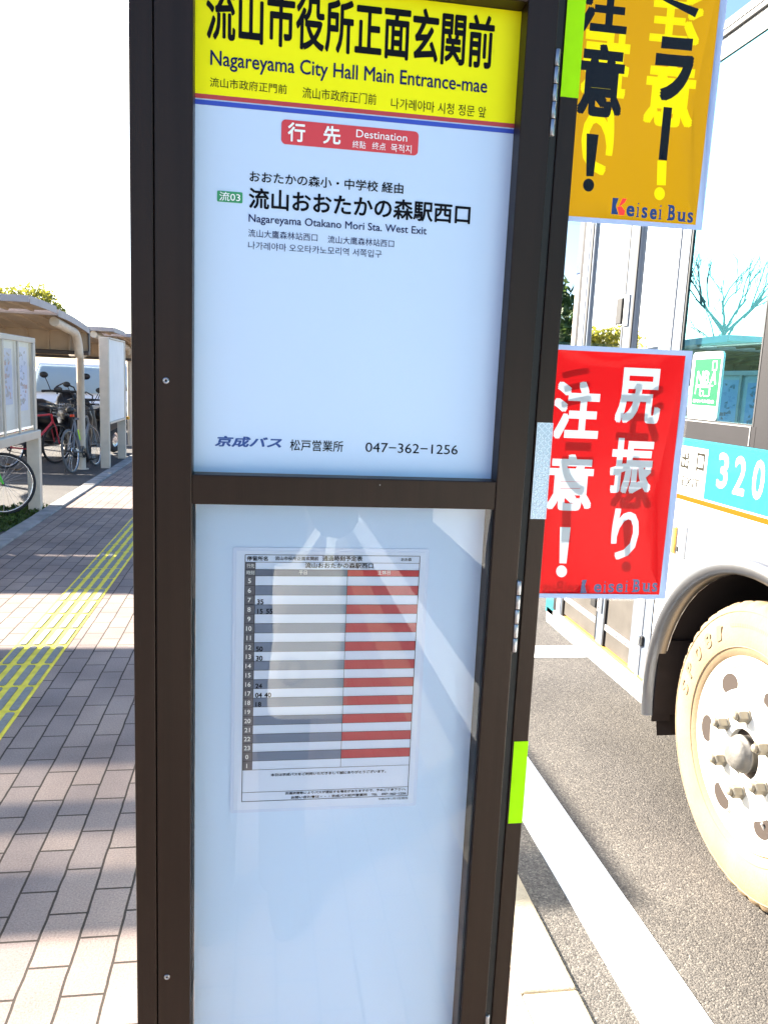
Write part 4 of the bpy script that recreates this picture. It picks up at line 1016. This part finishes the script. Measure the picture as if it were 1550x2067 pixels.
shelter(-2.40, 15.55, 2.20, 1.72, .27, 2.09, 'farthest brown shelter roof beside the sign post in front of the parked vehicles', arms=(15.7, 17.4))

# ------------------------------------------------------------------ notice boards
nb = thing('notice_board', 'glazed notice board with silver frame and faded posters by the green bicycle', 'notice board', (-2.44, 8.2, 0))
x0, x1 = -2.52, -2.43
b = MB(); b.box(x0 + .01, x1 - .05, 7.2, 9.15, .92, 1.84, 'notice_back'); b.build('back_panel', nb)
b = MB()
b.box(x0, x1, 7.1, 9.22, 1.83, 1.885, 'frame_alu', .006); b.box(x0, x1 + .03, 7.1, 9.23, .81, .90, 'frame_alu', .008); b.box(x0, x1, 9.14, 9.215, .9005, 1.8295, 'frame_alu', .006); b.box(x0, x1, 7.105, 7.18, .9005, 1.8295, 'frame_alu', .006)
b.box(x1 - .03, x1 - .006, 8.12, 8.16, .901, 1.829, 'frame_alu', .004); b.box(x1 - .028, x1 - .004, 8.60, 8.635, .901, 1.829, 'frame_alu', .004)
b.build('frame', nb)
for y0, y1 in ((7.18, 8.12), (8.16, 8.60), (8.635, 9.14)):
    g = MB(); g.quad((x1 - .012, y0, .90), (x1 - .012, y1, .90), (x1 - .012, y1, 1.83), (x1 - .012, y0, 1.83), 'glass'); g.build('glass_door', nb, fix=False)
for i, (y0, y1, z0, z1, mt) in enumerate(((8.70, 9.05, 1.12, 1.78, 'paper'), (8.20, 8.52, 1.2, 1.75, 'film'), (7.5, 7.9, 1.05, 1.7, 'paper'))):
    g = MB(); X = x1 - .046; g.box(X, X + .001, y0, y1, z0, z1, mt)
    for k in range(34):
        a = random.uniform(y0 + .02, y1 - .10); c = random.uniform(z0 + .05, z1 - .06); g.quad(*[(X + .0014 + k * 2e-5, *q) for q in ((a, c), (a + random.uniform(.03, .09), c), (a + random.uniform(.03, .09), c + random.uniform(.01, .05)), (a, c + random.uniform(.01, .05)))], random.choice(('faded_grey', 'faded_rose', 'silver_tape', 'film', 'faded_grey')))
    g.build('faded_notice', nb, fix=False)
for yy in (9.17, 7.14):
    b = MB(); b.box(x0 - .02, x1 + .02, yy, yy + .10, -.01, .8095, 'pole_beige', .006); b.build('leg', nb)
nb2 = thing('notice_board', 'plain cream notice board on two tan posts beyond the parked bicycles', 'notice board', (-2.47, 14.1, 0))
b = MB(); b.box(-2.53, -2.43, 13.42, 14.85, .74, 2.06, 'notice_cream', .006); b.build('panel', nb2)
for yy in (13.32, 14.86):
    b = MB(); b.box(-2.56, -2.42, yy, yy + .09, -.01, 2.08, 'pole_beige', .006); b.build('post', nb2)
b = MB(); b.box(-2.55, -2.41, 13.415, 14.855, 2.0605, 2.085, 'frame_alu', .004); b.box(-2.55, -2.41, 13.415, 14.855, .705, .7395, 'frame_alu', .004); b.build('frame', nb2)

# ------------------------------------------------------------------ bicycles (built heading +x, wheels on z = 0)
def bicycle(label, fp, tyre, loc, rot, lean=0.0, bottle=None, light=None, basket=False):
    root = thing('bicycle', label, 'bicycle', loc, 'bicycles parked by the pavement', local=True)
    r = .335; A_, B_ = Vector((-.5, 0, r)), Vector((.52, 0, r))
    bb = Vector((-.08, 0, .28)); st = Vector((-.20, 0, .80)); ht = Vector((.36, 0, .82)); hb = Vector((.40, 0, .70))
    f = MB()
    for a, c, q in ((bb, st, .016), (st, ht, .016), (bb, hb, .02), (ht, hb, .020)): f.tube([a, c], q, fp, 10)
    for s in (-1, 1):
        o = Vector((0, .05 * s, 0)); f.tube([bb + o * .5, A_ + o], .010, fp, 8); f.tube([st + Vector((0, .01 * s, -.05)), A_ + o], .008, fp, 8)
    f.build('frame', root)
    f = MB()
    for s in (-1, 1): f.tube([hb + Vector((0, .01 * s, 0)), hb + Vector((.02, .05 * s, -.08)), B_ + Vector((0, .05 * s, 0))], .011, fp, 8)
    f.build('fork', root)
    for nm, c in (('rear_wheel', A_), ('front_wheel', B_)):
        f = MB(); f.tube([c + Vector((.30 * math.cos(k * .1309), 0, .30 * math.sin(k * .1309))) for k in range(49)], .009, 'chrome', 6, False); wo_ = f.build(nm, root)
        f = MB(); f.tube([c + Vector(((r - .018) * math.cos(k * .1309), 0, (r - .018) * math.sin(k * .1309))) for k in range(49)], .0175, tyre, 8, False); f.build('tyre', wo_)
        f = MB()
        for k in range(28):
            t = k * 2 * math.pi / 28; s = .025 if k % 2 else -.025
            f.tube([c + Vector((.02 * math.cos(t + .8), s, .02 * math.sin(t + .8))), c + Vector((.30 * math.cos(t), 0, .30 * math.sin(t)))], .0013, 'chrome', 4, False)
        f.tube([c + Vector((0, -.05, 0)), c + Vector((0, .05, 0))], .018, 'blackp', 10)
        if nm == 'rear_wheel': f.lathe([(.03, -.03), (.055, -.032), (.055, -.034), (.03, -.036)], 'Y', c, 'chrome', 20)
        f.build('spokes', wo_)
    f = MB(); f.tube([st, st + Vector((-.025, 0, .12))], .012, 'blackp', 8); f.build('seat_post', root)
    f = MB(); p = st + Vector((-.03, 0, .14))
    f.tube([p + Vector((-.13, 0, .012)), p + Vector((-.10, 0, .01)), p + Vector((0, 0, 0)), p + Vector((.10, 0, 0)), p + Vector((.15, 0, -.008))], [.03, .062, .04, .022, .012], 'blackp', 12); f.build('saddle', root)
    f = MB(); s0 = ht + Vector((-.01, 0, .08)); f.tube([ht, s0, s0 + Vector((.07, 0, .02))], .014, 'blackp', 8)
    f.tube([s0 + Vector((.04, -.29, .03)), s0 + Vector((.065, -.12, .02)), s0 + Vector((.07, 0, .02)), s0 + Vector((.065, .12, .02)), s0 + Vector((.04, .29, .03))], [.015, .012, .012, .012, .015], 'blackp', 8)
    for s in (-1, 1): f.tube([s0 + Vector((.06, .20 * s, .02)), s0 + Vector((.11, .25 * s, -.01))], .006, 'blackp', 6)
    f.build('handlebar', root)
    f = MB(); f.lathe([(.05, -.045), (.092, -.046), (.092, -.05), (.05, -.052)], 'Y', bb, 'blackp', 24)
    f.tube([bb + Vector((0, -.06, 0)), bb + Vector((.12, -.06, -.12))], .009, 'blackp', 6); f.tube([bb + Vector((0, .06, 0)), bb + Vector((-.12, .06, .12))], .009, 'blackp', 6); f.tube([bb + Vector((0, -.06, 0)), bb + Vector((0, .06, 0))], .012, 'blackp', 8)
    f.box(.0, .09, -.16, -.065, .14, .165, 'blackp', .006); f.box(-.25, -.15, .065, .16, .39, .415, 'blackp', .006)
    f.tube([bb + Vector((0, -.048, .09)), A_ + Vector((0, -.033, .055))], .005, 'blackp', 5); f.tube([bb + Vector((0, -.048, -.09)), A_ + Vector((0, -.033, -.055))], .005, 'blackp', 5); f.build('crank', root)
    f = MB(); f.tube([Vector((-.38, .05, .30)), Vector((-.42, .16, .0))], .008, 'blackp', 6); f.build('kickstand', root)
    if bottle:
        f = MB(); d = (hb - bb).normalized(); c0 = bb + d * .16 + Vector((-.035, 0, .05)); f.tube([c0, c0 + d * .03, c0 + d * .13, c0 + d * .16, c0 + d * .17, c0 + d * .19], [.03, .036, .036, .03, .018, .016], bottle, 12); f.build('bottle', root)
        f = MB(); d2 = (st - bb).normalized(); c0 = bb + d2 * .20 + Vector((.04, 0, 0)); f.tube([c0, c0 + d2 * .16], .022, bottle, 10); f.build('lock', root)
    if light:
        f = MB(); f.box(-.275, -.235, -.03, .03, .84, .88, 'red_lens', .008); f.build('rear_light', root)
    if basket:
        f = MB()
        for k in range(5):
            z = .80 + .05 * k; a = .13 + .008 * k
            f.tube([(.42, -a, z), (.68, -a, z), (.68, a, z), (.42, a, z), (.42, -a, z)], .003, 'chrome', 5)
        for k in range(9): f.tube([(.68, -.13 + .0325 * k, .80), (.69, -.15 + .0375 * k, 1.0)], .0025, 'chrome', 5)
        f.build('basket', root)
        f = MB(); f.tube([A_ + Vector((.37 * math.cos(t), 0, .37 * math.sin(t))) for t in [R(20 + 8 * k) for k in range(19)]], .014, fp, 6); f.build('mudguard', root)
    root.rotation_euler = (lean, 0, rot)
    return root
ca = R(62)
bicycle('slim grey road bicycle with lime green bottle leaning near the shelter post', 'grey_p', 'tyre_grey', (-2.755, 13.09, 0), R(82), R(-6), 'lime_p', True)
bicycle('bright green bicycle with black tyres under the notice board', 'green_p', 'tyre_bike', (-3.18, 8.66, 0), R(25), R(-4))
bicycle('red bicycle with a wire basket parked beside the black scooter', 'red_p', 'tyre_bike', (-3.62, 13.35, 0), R(60), R(5), None, False, True)

# ------------------------------------------------------------------ scooters (heading +x)
def scooter(label, bodym, loc, rot, scale=1.0):
    root = thing('motor_scooter', label, 'scooter', loc, 'motor scooters under the shelter', local=True)
    f = MB()
    f.tube([(-.78, 0, .66), (-.70, 0, .66), (-.45, 0, .62), (-.15, 0, .56), (.02, 0, .40), (.06, 0, .30)], [.03, .12, .17, .18, .13, .08], bodym, 16)
    f.box(-.05, .42, -.17, .17, .26, .34, bodym, .03)
    f.tube([(.36, 0, .30), (.46, 0, .55), (.52, 0, .80), (.50, 0, .96), (.46, 0, 1.02)], [.17, .21, .20, .15, .06], bodym, 16)
    f.tube([(.56, 0, .42), (.66, 0, .55), (.80, 0, .50)], [.06, .09, .04], bodym, 12); f.build('body', root)
    f = MB(); f.tube([(-.74, 0, .80), (-.66, 0, .81), (-.30, 0, .79), (.0, 0, .74), (.06, 0, .70)], [.05, .12, .14, .12, .05], 'blackp', 14); f.build('seat', root)
    for x, nm in ((-.52, 'rear_wheel'), (.72, 'front_wheel')):
        f = MB(); f.lathe([(.14, -.045), (.20, -.05), (.235, -.04), (.25, 0), (.235, .04), (.20, .05), (.14, .045)], 'Y', (x, 0, .25), 'tyre_bike', 32); wh = f.build(nm, root)
        f = MB(); f.lathe([(.0001, -.03), (.05, -.035), (.13, -.02), (.145, -.04), (.145, .04), (.13, .02), (.05, .035), (.0001, .03)], 'Y', (x, 0, .25), 'chrome', 20); f.build('rim', wh)
    f = MB(); f.tube([(.72, .07, .25), (.60, .07, .60), (.47, .03, 1.0)], .02, 'blackp', 8); f.tube([(.72, -.07, .25), (.60, -.07, .60), (.47, -.03, 1.0)], .02, 'blackp', 8); f.build('fork', root)
    f = MB(); f.tube([(.36, -.36, 1.02), (.42, -.22, 1.03), (.46, 0, 1.02), (.42, .22, 1.03), (.36, .36, 1.02)], [.02, .018, .03, .018, .02], 'blackp', 10)
    for s in (-1, 1): f.tube([(.46, .26 * s, 1.03), (.42, .38 * s, 1.0)], .008, 'chrome', 6)
    f.build('handlebar', root)
    for s in (-1, 1):
        f = MB(); f.tube([(.42, .24 * s, 1.04), (.44, .30 * s, 1.16), (.44, .34 * s, 1.24)], .007, 'blackp', 6)
        bm = bmesh.new(); bmesh.ops.create_uvsphere(bm, u_segments=14, v_segments=8, radius=1)
        for v in bm.verts: v.co = (.44 + v.co.x * .022, .36 * s + v.co.y * .075, 1.28 + v.co.z * .05)
        f.bm(bm, 'blackp', True); f.build('mirror', root)
    f = MB(); f.box(-.80, -.755, -.12, .12, .62, .70, 'red_lens', .012); f.box(-.795, -.75, .125, .19, .63, .69, 'amber', .012); f.box(-.795, -.75, -.19, -.125, .63, .69, 'amber', .012); f.build('tail_light', root)
    f = MB(); f.box(-.79, -.782, -.10, .10, .47, .57, 'plate', .002); f.build('licence_plate', root)
    f = MB(); f.tube([(-.80, 0, .46), (-.78, 0, .36), (-.70, 0, .30)], [.02, .06, .05], 'blackp', 10); f.build('rear_mudguard', root)
    f = MB(); f.tube([(-.1, -.16, .24), (-.5, -.17, .26), (-.80, -.17, .34)], [.03, .05, .055], 'chrome', 12); f.build('exhaust', root)
    for s in (-1, 1):
        f = MB(); bm = bmesh.new(); bmesh.ops.create_uvsphere(bm, u_segments=14, v_segments=8, radius=1)
        for v in bm.verts: v.co = (.58 + v.co.x * .05, .10 * s + v.co.y * .075, .84 + v.co.z * .06)
        f.bm(bm, 'lens', True); f.build('headlight', root)
    f = MB(); f.tube([(.50, -.17, .98), (.44, -.15, 1.10), (.40, 0, 1.16), (.44, .15, 1.10), (.50, .17, .98)], .012, 'blackp', 6); f.build('screen_frame', root)
    root.rotation_euler = (0, 0, rot); root.scale = (scale,) * 3
    return root
scooter('big black scooter with orange tail lamp seen from behind', 'blackp', (-3.66, 14.75, 0), R(74), 1.12)
scooter('black scooter with round lamps facing the pavement behind the road bicycle', 'blackp', (-3.25, 14.55, 0), R(-62), .95)
scooter('dark scooter with large mirrors half hidden by the tan post', 'car_dark', (-2.98, 15.4, 0), R(-110), 1.0)

# ------------------------------------------------------------------ parked vans (built heading -y)
def van(label, loc, w=1.7, L=3.6, H=1.78, rot=0.0):
    root = thing('parked_van', label, 'van', loc, 'white vans parked behind the shelters', local=True)
    prof = [(0, .30), (0, .62), (.06, .78), (.42, .98), (1.02, H - .06), (1.25, H), (L - .3, H), (L - .05, H - .12), (L, .7), (L, .30)]
    f = MB(); bm = bmesh.new()
    vs = [[bm.verts.new((s * (w / 2 - (.10 if z > 1.2 else 0) - (.06 if y < .05 else 0)), y, z)) for y, z in prof] for s in (-1, 1)]
    n = len(prof)
    bm.faces.new(vs[0]); bm.faces.new(vs[1][::-1])
    for i in range(n): bm.faces.new((vs[0][i], vs[1][i], vs[1][(i + 1) % n], vs[0][(i + 1) % n]))
    bmesh.ops.recalc_face_normals(bm, faces=bm.faces); bmesh.ops.bevel(bm, geom=list(bm.edges), offset=.05, segments=3, affect='EDGES', profile=.6)
    f.bm(bm, 'car_white', True); bo = f.build('body', root)
    def sl(t): return .42 + .60 * t, .98 + (H - .06 - .98) * t
    f = MB(); (ya, za), (yb_, zb_) = sl(.06), sl(.92); hw = w / 2 - .09
    f.quad((-hw, ya - .022, za + .02), (hw, ya - .022, za + .02), (hw - .05, yb_ - .022, zb_ + .02), (-hw + .05, yb_ - .022, zb_ + .02), 'car_glass')
    d = MB(); d.quad((-hw + .01, ya - .016, za + .016), (hw - .01, ya - .016, za + .016), (hw - .06, yb_ - .016, zb_ + .016), (-hw + .06, yb_ - .016, zb_ + .016), 'plate'); d.build('sky_glare_sheet', bo, fix=False)  # pale sheet added; its colour stands in for sky glare on the glass
    f.build('windscreen', root, fix=False)
    for s in (-1, 1):
        f = MB(); X = s * (w / 2 + .004); f.add([(X - s * .0, 1.0, 1.05), (X, L - .3, 1.05), (X - s * .095, L - .35, H - .16), (X - s * .095, 1.3, H - .16)], [(0, 1, 2, 3)], 'car_dark'); f.build('side_window', root, fix=False)
        f = MB(); f.box(min(s * (w / 2), s * (w / 2 + .20)), max(s * (w / 2), s * (w / 2 + .20)), .78, .86, 1.02, 1.28, 'car_dark', .03); f.build('mirror', root)
        f = MB(); f.box(min(s * .50, s * .78), max(s * .50, s * .78), -.02, .05, .66, .80, 'lens', .03); f.build('headlight', root)
        for y in (.62, L - .75):
            f = MB(); f.lathe([(.0001, s * (w / 2 - .02)), (.16, s * (w / 2 - .015)), (.18, s * (w / 2)), (.27, s * (w / 2)), (.29, s * (w / 2 - .03)), (.29, s * (w / 2 - .2))], 'X', (0, y, .29), 'car_dark', 24); f.build('wheel', root)
    f = MB()
    for k in range(3): f.box(-.42, .42, -.012, .02, .60 + .045 * k, .63 + .045 * k, 'car_dark')
    f.box(-.70, .70, -.03, .02, .34, .42, 'car_dark', .01); f.build('grille', root)
    f = MB(); f.box(-.17, .17, -.035, -.02, .46, .55, 'plate', .004); f.build('licence_plate', root)
    root.rotation_euler = (0, 0, rot); return root
van('white van with wide windscreen parked behind the black scooters', (-4.15, 17.9, 0), 1.72, 3.6, 1.72, R(2))
van('white van with dark grille seen between the cream notice board and the sign', (-3.55, 22.5, 0), 1.74, 4.2, 1.80, R(0))
van('white van parked at the left behind the glazed notice board', (-6.6, 18.2, 0), 1.72, 3.6, 1.80, R(1))

# ------------------------------------------------------------------ trees
def tree(label, base, h, clumps, n, lm, size, group, trunk_r=.14, cat='tree', name='tree', bare=False):
    root = thing(name, label, cat, base, group)
    bx, by, _ = base; f = MB(); top = Vector((bx, by, h * .6))
    f.tube([(bx, by, -.05), (bx + .05, by, h * .25), (bx - .03, by + .04, h * .45), top], [trunk_r * 1.3, trunk_r, trunk_r * .75, trunk_r * .5], 'twig', 8)
    def limb(p, d, L, r_, depth):
        q = p + d * L; m_ = p + d * L * .5 + Vector((random.uniform(-1, 1), random.uniform(-1, 1), random.uniform(0, 1))) * L * .08
        f.tube([p, m_, q], [r_, r_ * .8, r_ * .6], 'twig', 5, False)
        if depth:
            for _k in range(3):
                nd = (d + Vector((random.uniform(-1, 1), random.uniform(-1, 1), random.uniform(-.3, .8))) * .75).normalized(); limb(p + d * L * random.uniform(.5, 1), nd, L * .66, r_ * .55, depth - 1)
    if bare:
        for k in range(7):
            a = k * .9; limb(Vector((bx, by, h * random.uniform(.28, .58))), Vector((math.cos(a), math.sin(a), 1.1)).normalized(), h * .26, trunk_r * .5, 3)
    else:
        for c in clumps:
            cv = Vector((bx + c[0], by + c[1], c[2])); s_ = Vector((bx, by, h * random.uniform(.3, .55))); f.tube([s_, (s_ + cv) / 2 + Vector((0, 0, .1)), cv], [trunk_r * .4, trunk_r * .3, trunk_r * .12], 'twig', 5, False)
    f.build('trunk', root)
    if not bare:
        f = MB(); tot = sum(c[3] ** 2 for c in clumps)
        for c in clumps:
            for _k in range(int(n * c[3] ** 2 / tot)):
                while True:
                    v = Vector((random.uniform(-1, 1), random.uniform(-1, 1), random.uniform(-1, 1)))
                    if .25 < v.length < 1: break
                p = Vector((bx + c[0], by + c[1], c[2])) + Vector((v.x, v.y, v.z * .75)) * c[3] * random.uniform(.8, 1.08)
                a = Vector((random.uniform(-1, 1), random.uniform(-1, 1), random.uniform(-1, 1))).normalized(); e = a.cross(Vector((random.uniform(-1, 1), random.uniform(-1, 1), random.uniform(-1, 1)))).normalized(); s = size * random.uniform(.6, 1.3)
                f.poly([p - a * s, p + e * s * .45, p + a * s, p - e * s * .45], lm)
        f.build('crown', root, fix=False)
    return root
tree('yellow green tree rising behind the shelter roofs', (-8.3, 30, 0), 4.4, [(-.6, 0, 3.5, 1.0), (.3, .3, 3.75, .9), (.9, -.2, 3.3, .7), (-1.5, .2, 3.3, .9), (-.2, -.4, 3.0, .9), (-2.4, 0, 3.4, 1.0)], 5200, 'leaf_y', .10, None)
TG = 'trees beyond the bus'
tree('tall green evergreen seen through the front door glass of the bus', (9.6, 26, 0), 5.2, [(0, 0, 3.6, 1.5), (.3, 0, 2.4, 1.7), (-.2, .3, 4.6, .9), (1.5, .5, 2.0, 1.4)], 3600, 'leaf_g', .17, TG)
tree('green tree seen through the side window of the bus', (15.2, 22, 0), 4.2, [(0, 0, 2.7, 1.5), (1.4, .3, 2.2, 1.4), (-1.5, .2, 2.0, 1.3)], 3600, 'leaf_g', .16, TG)
tree('bare winter tree at the road bend ahead of the bus', (8.6, 30, 0), 4.8, [], 0, 'leaf_g', .1, TG, .13, bare=True)
tree('bare winter tree standing by the shelters and mirrored in the bus window', (-15.4, 30.5, 0), 7.4, [], 0, 'leaf_g', .1, 'trees left of the shelters', .12, bare=True)

# ------------------------------------------------------------------ the photographer, seen only as a reflection in the glass
def skin(name, chains, mt, parent, sub=2):
    me = bpy.data.meshes.new(name); idx = {}; vs = []; rs = []; es = []
    for ch in chains:
        prev = None
        for (p, r_) in ch:
            key = tuple(round(c, 4) for c in p)
            if key not in idx: idx[key] = len(vs); vs.append(p); rs.append(r_)
            if prev is not None and prev != idx[key]: es.append((prev, idx[key]))
            prev = idx[key]
    me.from_pydata(vs, es, []); ob = bpy.data.objects.new(name, me); COL.objects.link(ob)
    md = ob.modifiers.new('s', 'SKIN'); md.use_smooth_shade = True
    for i, r_ in enumerate(rs):
        sv = me.skin_vertices[0].data[i]; sv.radius = (r_, r_) if not isinstance(r_, tuple) else r_; sv.use_root = (i == 0)
    sd_ = ob.modifiers.new('d', 'SUBSURF'); sd_.levels = sub; sd_.render_levels = sub
    dg = bpy.context.evaluated_depsgraph_get(); dg.update(); m2 = bpy.data.meshes.new_from_object(ob.evaluated_get(dg))
    ob.modifiers.clear(); ob.data = m2; bpy.data.meshes.remove(me); m2.materials.clear(); m2.materials.append(M[mt])
    for p in m2.polygons: p.use_smooth = True; p.material_index = 0
    ob.parent = parent
    if parent and 'org' in parent:
        o = Vector(parent['org'])
        for v in m2.vertices: v.co -= o
        ob['org'] = parent['org']
    return ob
px_, py_ = -.02, -.50
per = thing('person', 'person in a dark coat holding up a phone, a white bag on one arm', 'person', (px_, py_, 0))
V3 = lambda x, y, z: (px_ + x, py_ + y, z)
pel, waist, chest, neck = V3(0, 0, .92), V3(0, -.01, 1.08), V3(0, -.01, 1.30), V3(0, .0, 1.45)
shR, shL = V3(.17, 0, 1.39), V3(-.17, 0, 1.39); elR, elL = V3(.23, .14, 1.20), V3(-.22, .16, 1.20)
wrR, wrL = V3(.125, .40, 1.47), V3(-.085, .40, 1.47)
body_ch = [[(pel, .13), (waist, .12), (chest, .14), (neck, .058), (V3(0, .02, 1.51), .055), (V3(0, .03, 1.555), .075), (V3(0, .035, 1.62), .092), (V3(0, .03, 1.69), .085), (V3(0, .025, 1.735), .05)],
           [(V3(0, .035, 1.62), .092), (V3(0, .125, 1.605), .014)],
           [(chest, .14), (shR, .06), (elR, .042), (wrR, .028)], [(chest, .14), (shL, .06), (elL, .042), (wrL, .028)],
           [(pel, .13), (V3(.09, 0, .85), .09), (V3(.10, .02, .48), .055), (V3(.10, -.005, .16), .038)], [(pel, .13), (V3(-.09, 0, .85), .09), (V3(-.10, .02, .48), .055), (V3(-.10, -.005, .16), .038)]]
for wr, s in ((wrR, 1), (wrL, -1)):
    palm = (wr[0] - .004 * s, wr[1] + .045, wr[2] + .055); body_ch.append([(wr, .028), (palm, .026)])
    for k, (L_, dz) in enumerate(((.052, .035), (.060, .018), (.056, 0), (.044, -.018))):
        q1 = (palm[0] - .010 * s, palm[1] + .016, palm[2] + dz + .018); q2 = (q1[0] - L_ * .35 * s, q1[1] + L_ * .22, q1[2] + .012); q3 = (q2[0] - L_ * .5 * s, q2[1] + .001, q2[2] + .004)
        body_ch.append([(palm, .026), (q1, .0095), (q2, .0085), (q3, .007)])
    th1 = (palm[0] - .012 * s, palm[1] - .012, palm[2] - .004); th2 = (th1[0] - .028 * s, th1[1] + .012, th1[2] + .024)
    body_ch.append([(palm, .026), (th1, .011), (th2, .009)])
skin('body', body_ch, 'skin', per)
skin('coat', [[(V3(0, 0, .80), .185), (pel, .175), (waist, .155), (chest, .175), (V3(0, 0, 1.43), .085)], [(chest, .175), (shR, .085), (elR, .065), ((wrR[0] + .01, wrR[1] - .05, wrR[2] - .05), .05)], [(chest, .175), (shL, .085), (elL, .065), ((wrL[0] - .01, wrL[1] - .05, wrL[2] - .05), .05)]], 'coat', per)
skin('trousers', [[(V3(0, 0, .90), .15), (V3(.09, 0, .84), .11), (V3(.10, .02, .48), .078), (V3(.10, -.005, .10), .070), (V3(.10, .0, .055), .072)], [(V3(0, 0, .90), .15), (V3(-.09, 0, .84), .11), (V3(-.10, .02, .48), .078), (V3(-.10, -.005, .10), .070), (V3(-.10, .0, .055), .072)]], 'trouser', per)
skin('hair', [[(V3(0, -.005, 1.585), .085), (V3(0, -.005, 1.66), .105), (V3(0, .01, 1.71), .095), (V3(0, .045, 1.735), .05)]], 'hair', per)
for s in (-1, 1):
    skin('shoe', [[(V3(.10 * s, -.05, .05), .045), (V3(.102 * s, .03, .045), .045), (V3(.105 * s, .13, .035), .036), (V3(.107 * s, .19, .028), .022)]], 'shoe', per)
    f = MB(); bm = bmesh.new(); bmesh.ops.create_uvsphere(bm, u_segments=12, v_segments=8, radius=.013)
    for v in bm.verts: v.co += Vector(V3(.033 * s, .112, 1.635))
    f.bm(bm, 'plate', True); f.disc(V3(.033 * s, .1265, 1.635), .005, 'Y', 'hair', 10); f.build('eye', per)
f = MB(); f.tube([V3(-.025, .118, 1.558), V3(0, .126, 1.556), V3(.025, .118, 1.558)], [.003, .006, .003], 'row_red', 8); f.build('mouth', per)
# phone just behind the lens of the camera
ph = MB(); cz = CAM - fwd * .016
pts = []
for sx, sy in ((-.115, -.036), (.045, -.036), (.045, .036), (-.115, .036)): pts.append((sx, sy))
c8 = []
for d in (0, .008):
    for u, v in ((-.036, -.128), (.036, -.128), (.036, .024), (-.036, .024)): c8.append(cz - fwd * d + RGT * u + UPV * v)
ph.add(c8, [(0, 1, 2, 3), (7, 6, 5, 4), (0, 4, 5, 1), (1, 5, 6, 2), (2, 6, 7, 3), (3, 7, 4, 0)], 'phone')
tag(ph.build('phone', org=cz), 'slim black phone held up in both hands of the person', 'phone')
bag = thing('tote_bag', 'white canvas tote bag with a round stamp hanging from the arm of the person', 'tote bag', (.135, -.33, .70))
f = MB(); bx0, bz0 = .135, .705; n = 10; vs = []
for j in range(15):
    v = j / 14; z = bz0 + .405 * v; hw = .105 - .012 * v; th = .055 * (1 - .75 * v) + .006
    for k in range(24):
        t = 2 * math.pi * k / 24; cx, sy = math.cos(t), math.sin(t)
        ex = abs(cx) ** .35 * (1 if cx > 0 else -1); vs.append((bx0 + hw * ex + .004 * math.sin(9 * v + 3 * t), -.33 + th * (abs(sy) ** .7) * (1 if sy > 0 else -1) + .004 * math.sin(14 * v + 2 * t), z))
fs = [(j * 24 + k, j * 24 + (k + 1) % 24, (j + 1) * 24 + (k + 1) % 24, (j + 1) * 24 + k) for j in range(14) for k in range(24)] + [tuple(range(24))[::-1]]
f.add(vs, fs, 'canvas', True); f.build('bag_body', bag)
for yy, xx in ((-.318, .0), (-.342, .012)):
    f = MB(); tp = Vector((.195 + xx, py_ + .15 + (yy + .33), 1.275)); prev = None
    for s in (-1, 1):
        a = Vector((bx0 + .045 * s, yy, 1.105)); m_ = (a + tp) / 2 + Vector((0, .004, 0))
        q = [a, m_, tp]
        for u, v in zip(q, q[1:]):
            dx = Vector((.012, 0, 0)); f.quad(u - dx, u + dx, v + dx, v - dx, 'canvas'); f.quad(u - dx + Vector((0, .002, 0)), v - dx + Vector((0, .002, 0)), v + dx + Vector((0, .002, 0)), u + dx + Vector((0, .002, 0)), 'canvas')
    f.build('handle', bag, fix=False)
f = MB()
for k in range(40):
    t0, t1 = k * .1571, k * .1571 + .12
    for ra, rb_ in ((.036, .039), (.030, .0315)):
        f.quad(*[(.085 + r_ * math.cos(t) * .8, -.268, .84 + r_ * math.sin(t)) for r_, t in ((ra, t0), (rb_, t0), (rb_, t1), (ra, t1))], 'stamp')
f.build('stamp', bag, fix=False)
for o in list(bpy.data.objects):
    if 'org' in o: del o['org']
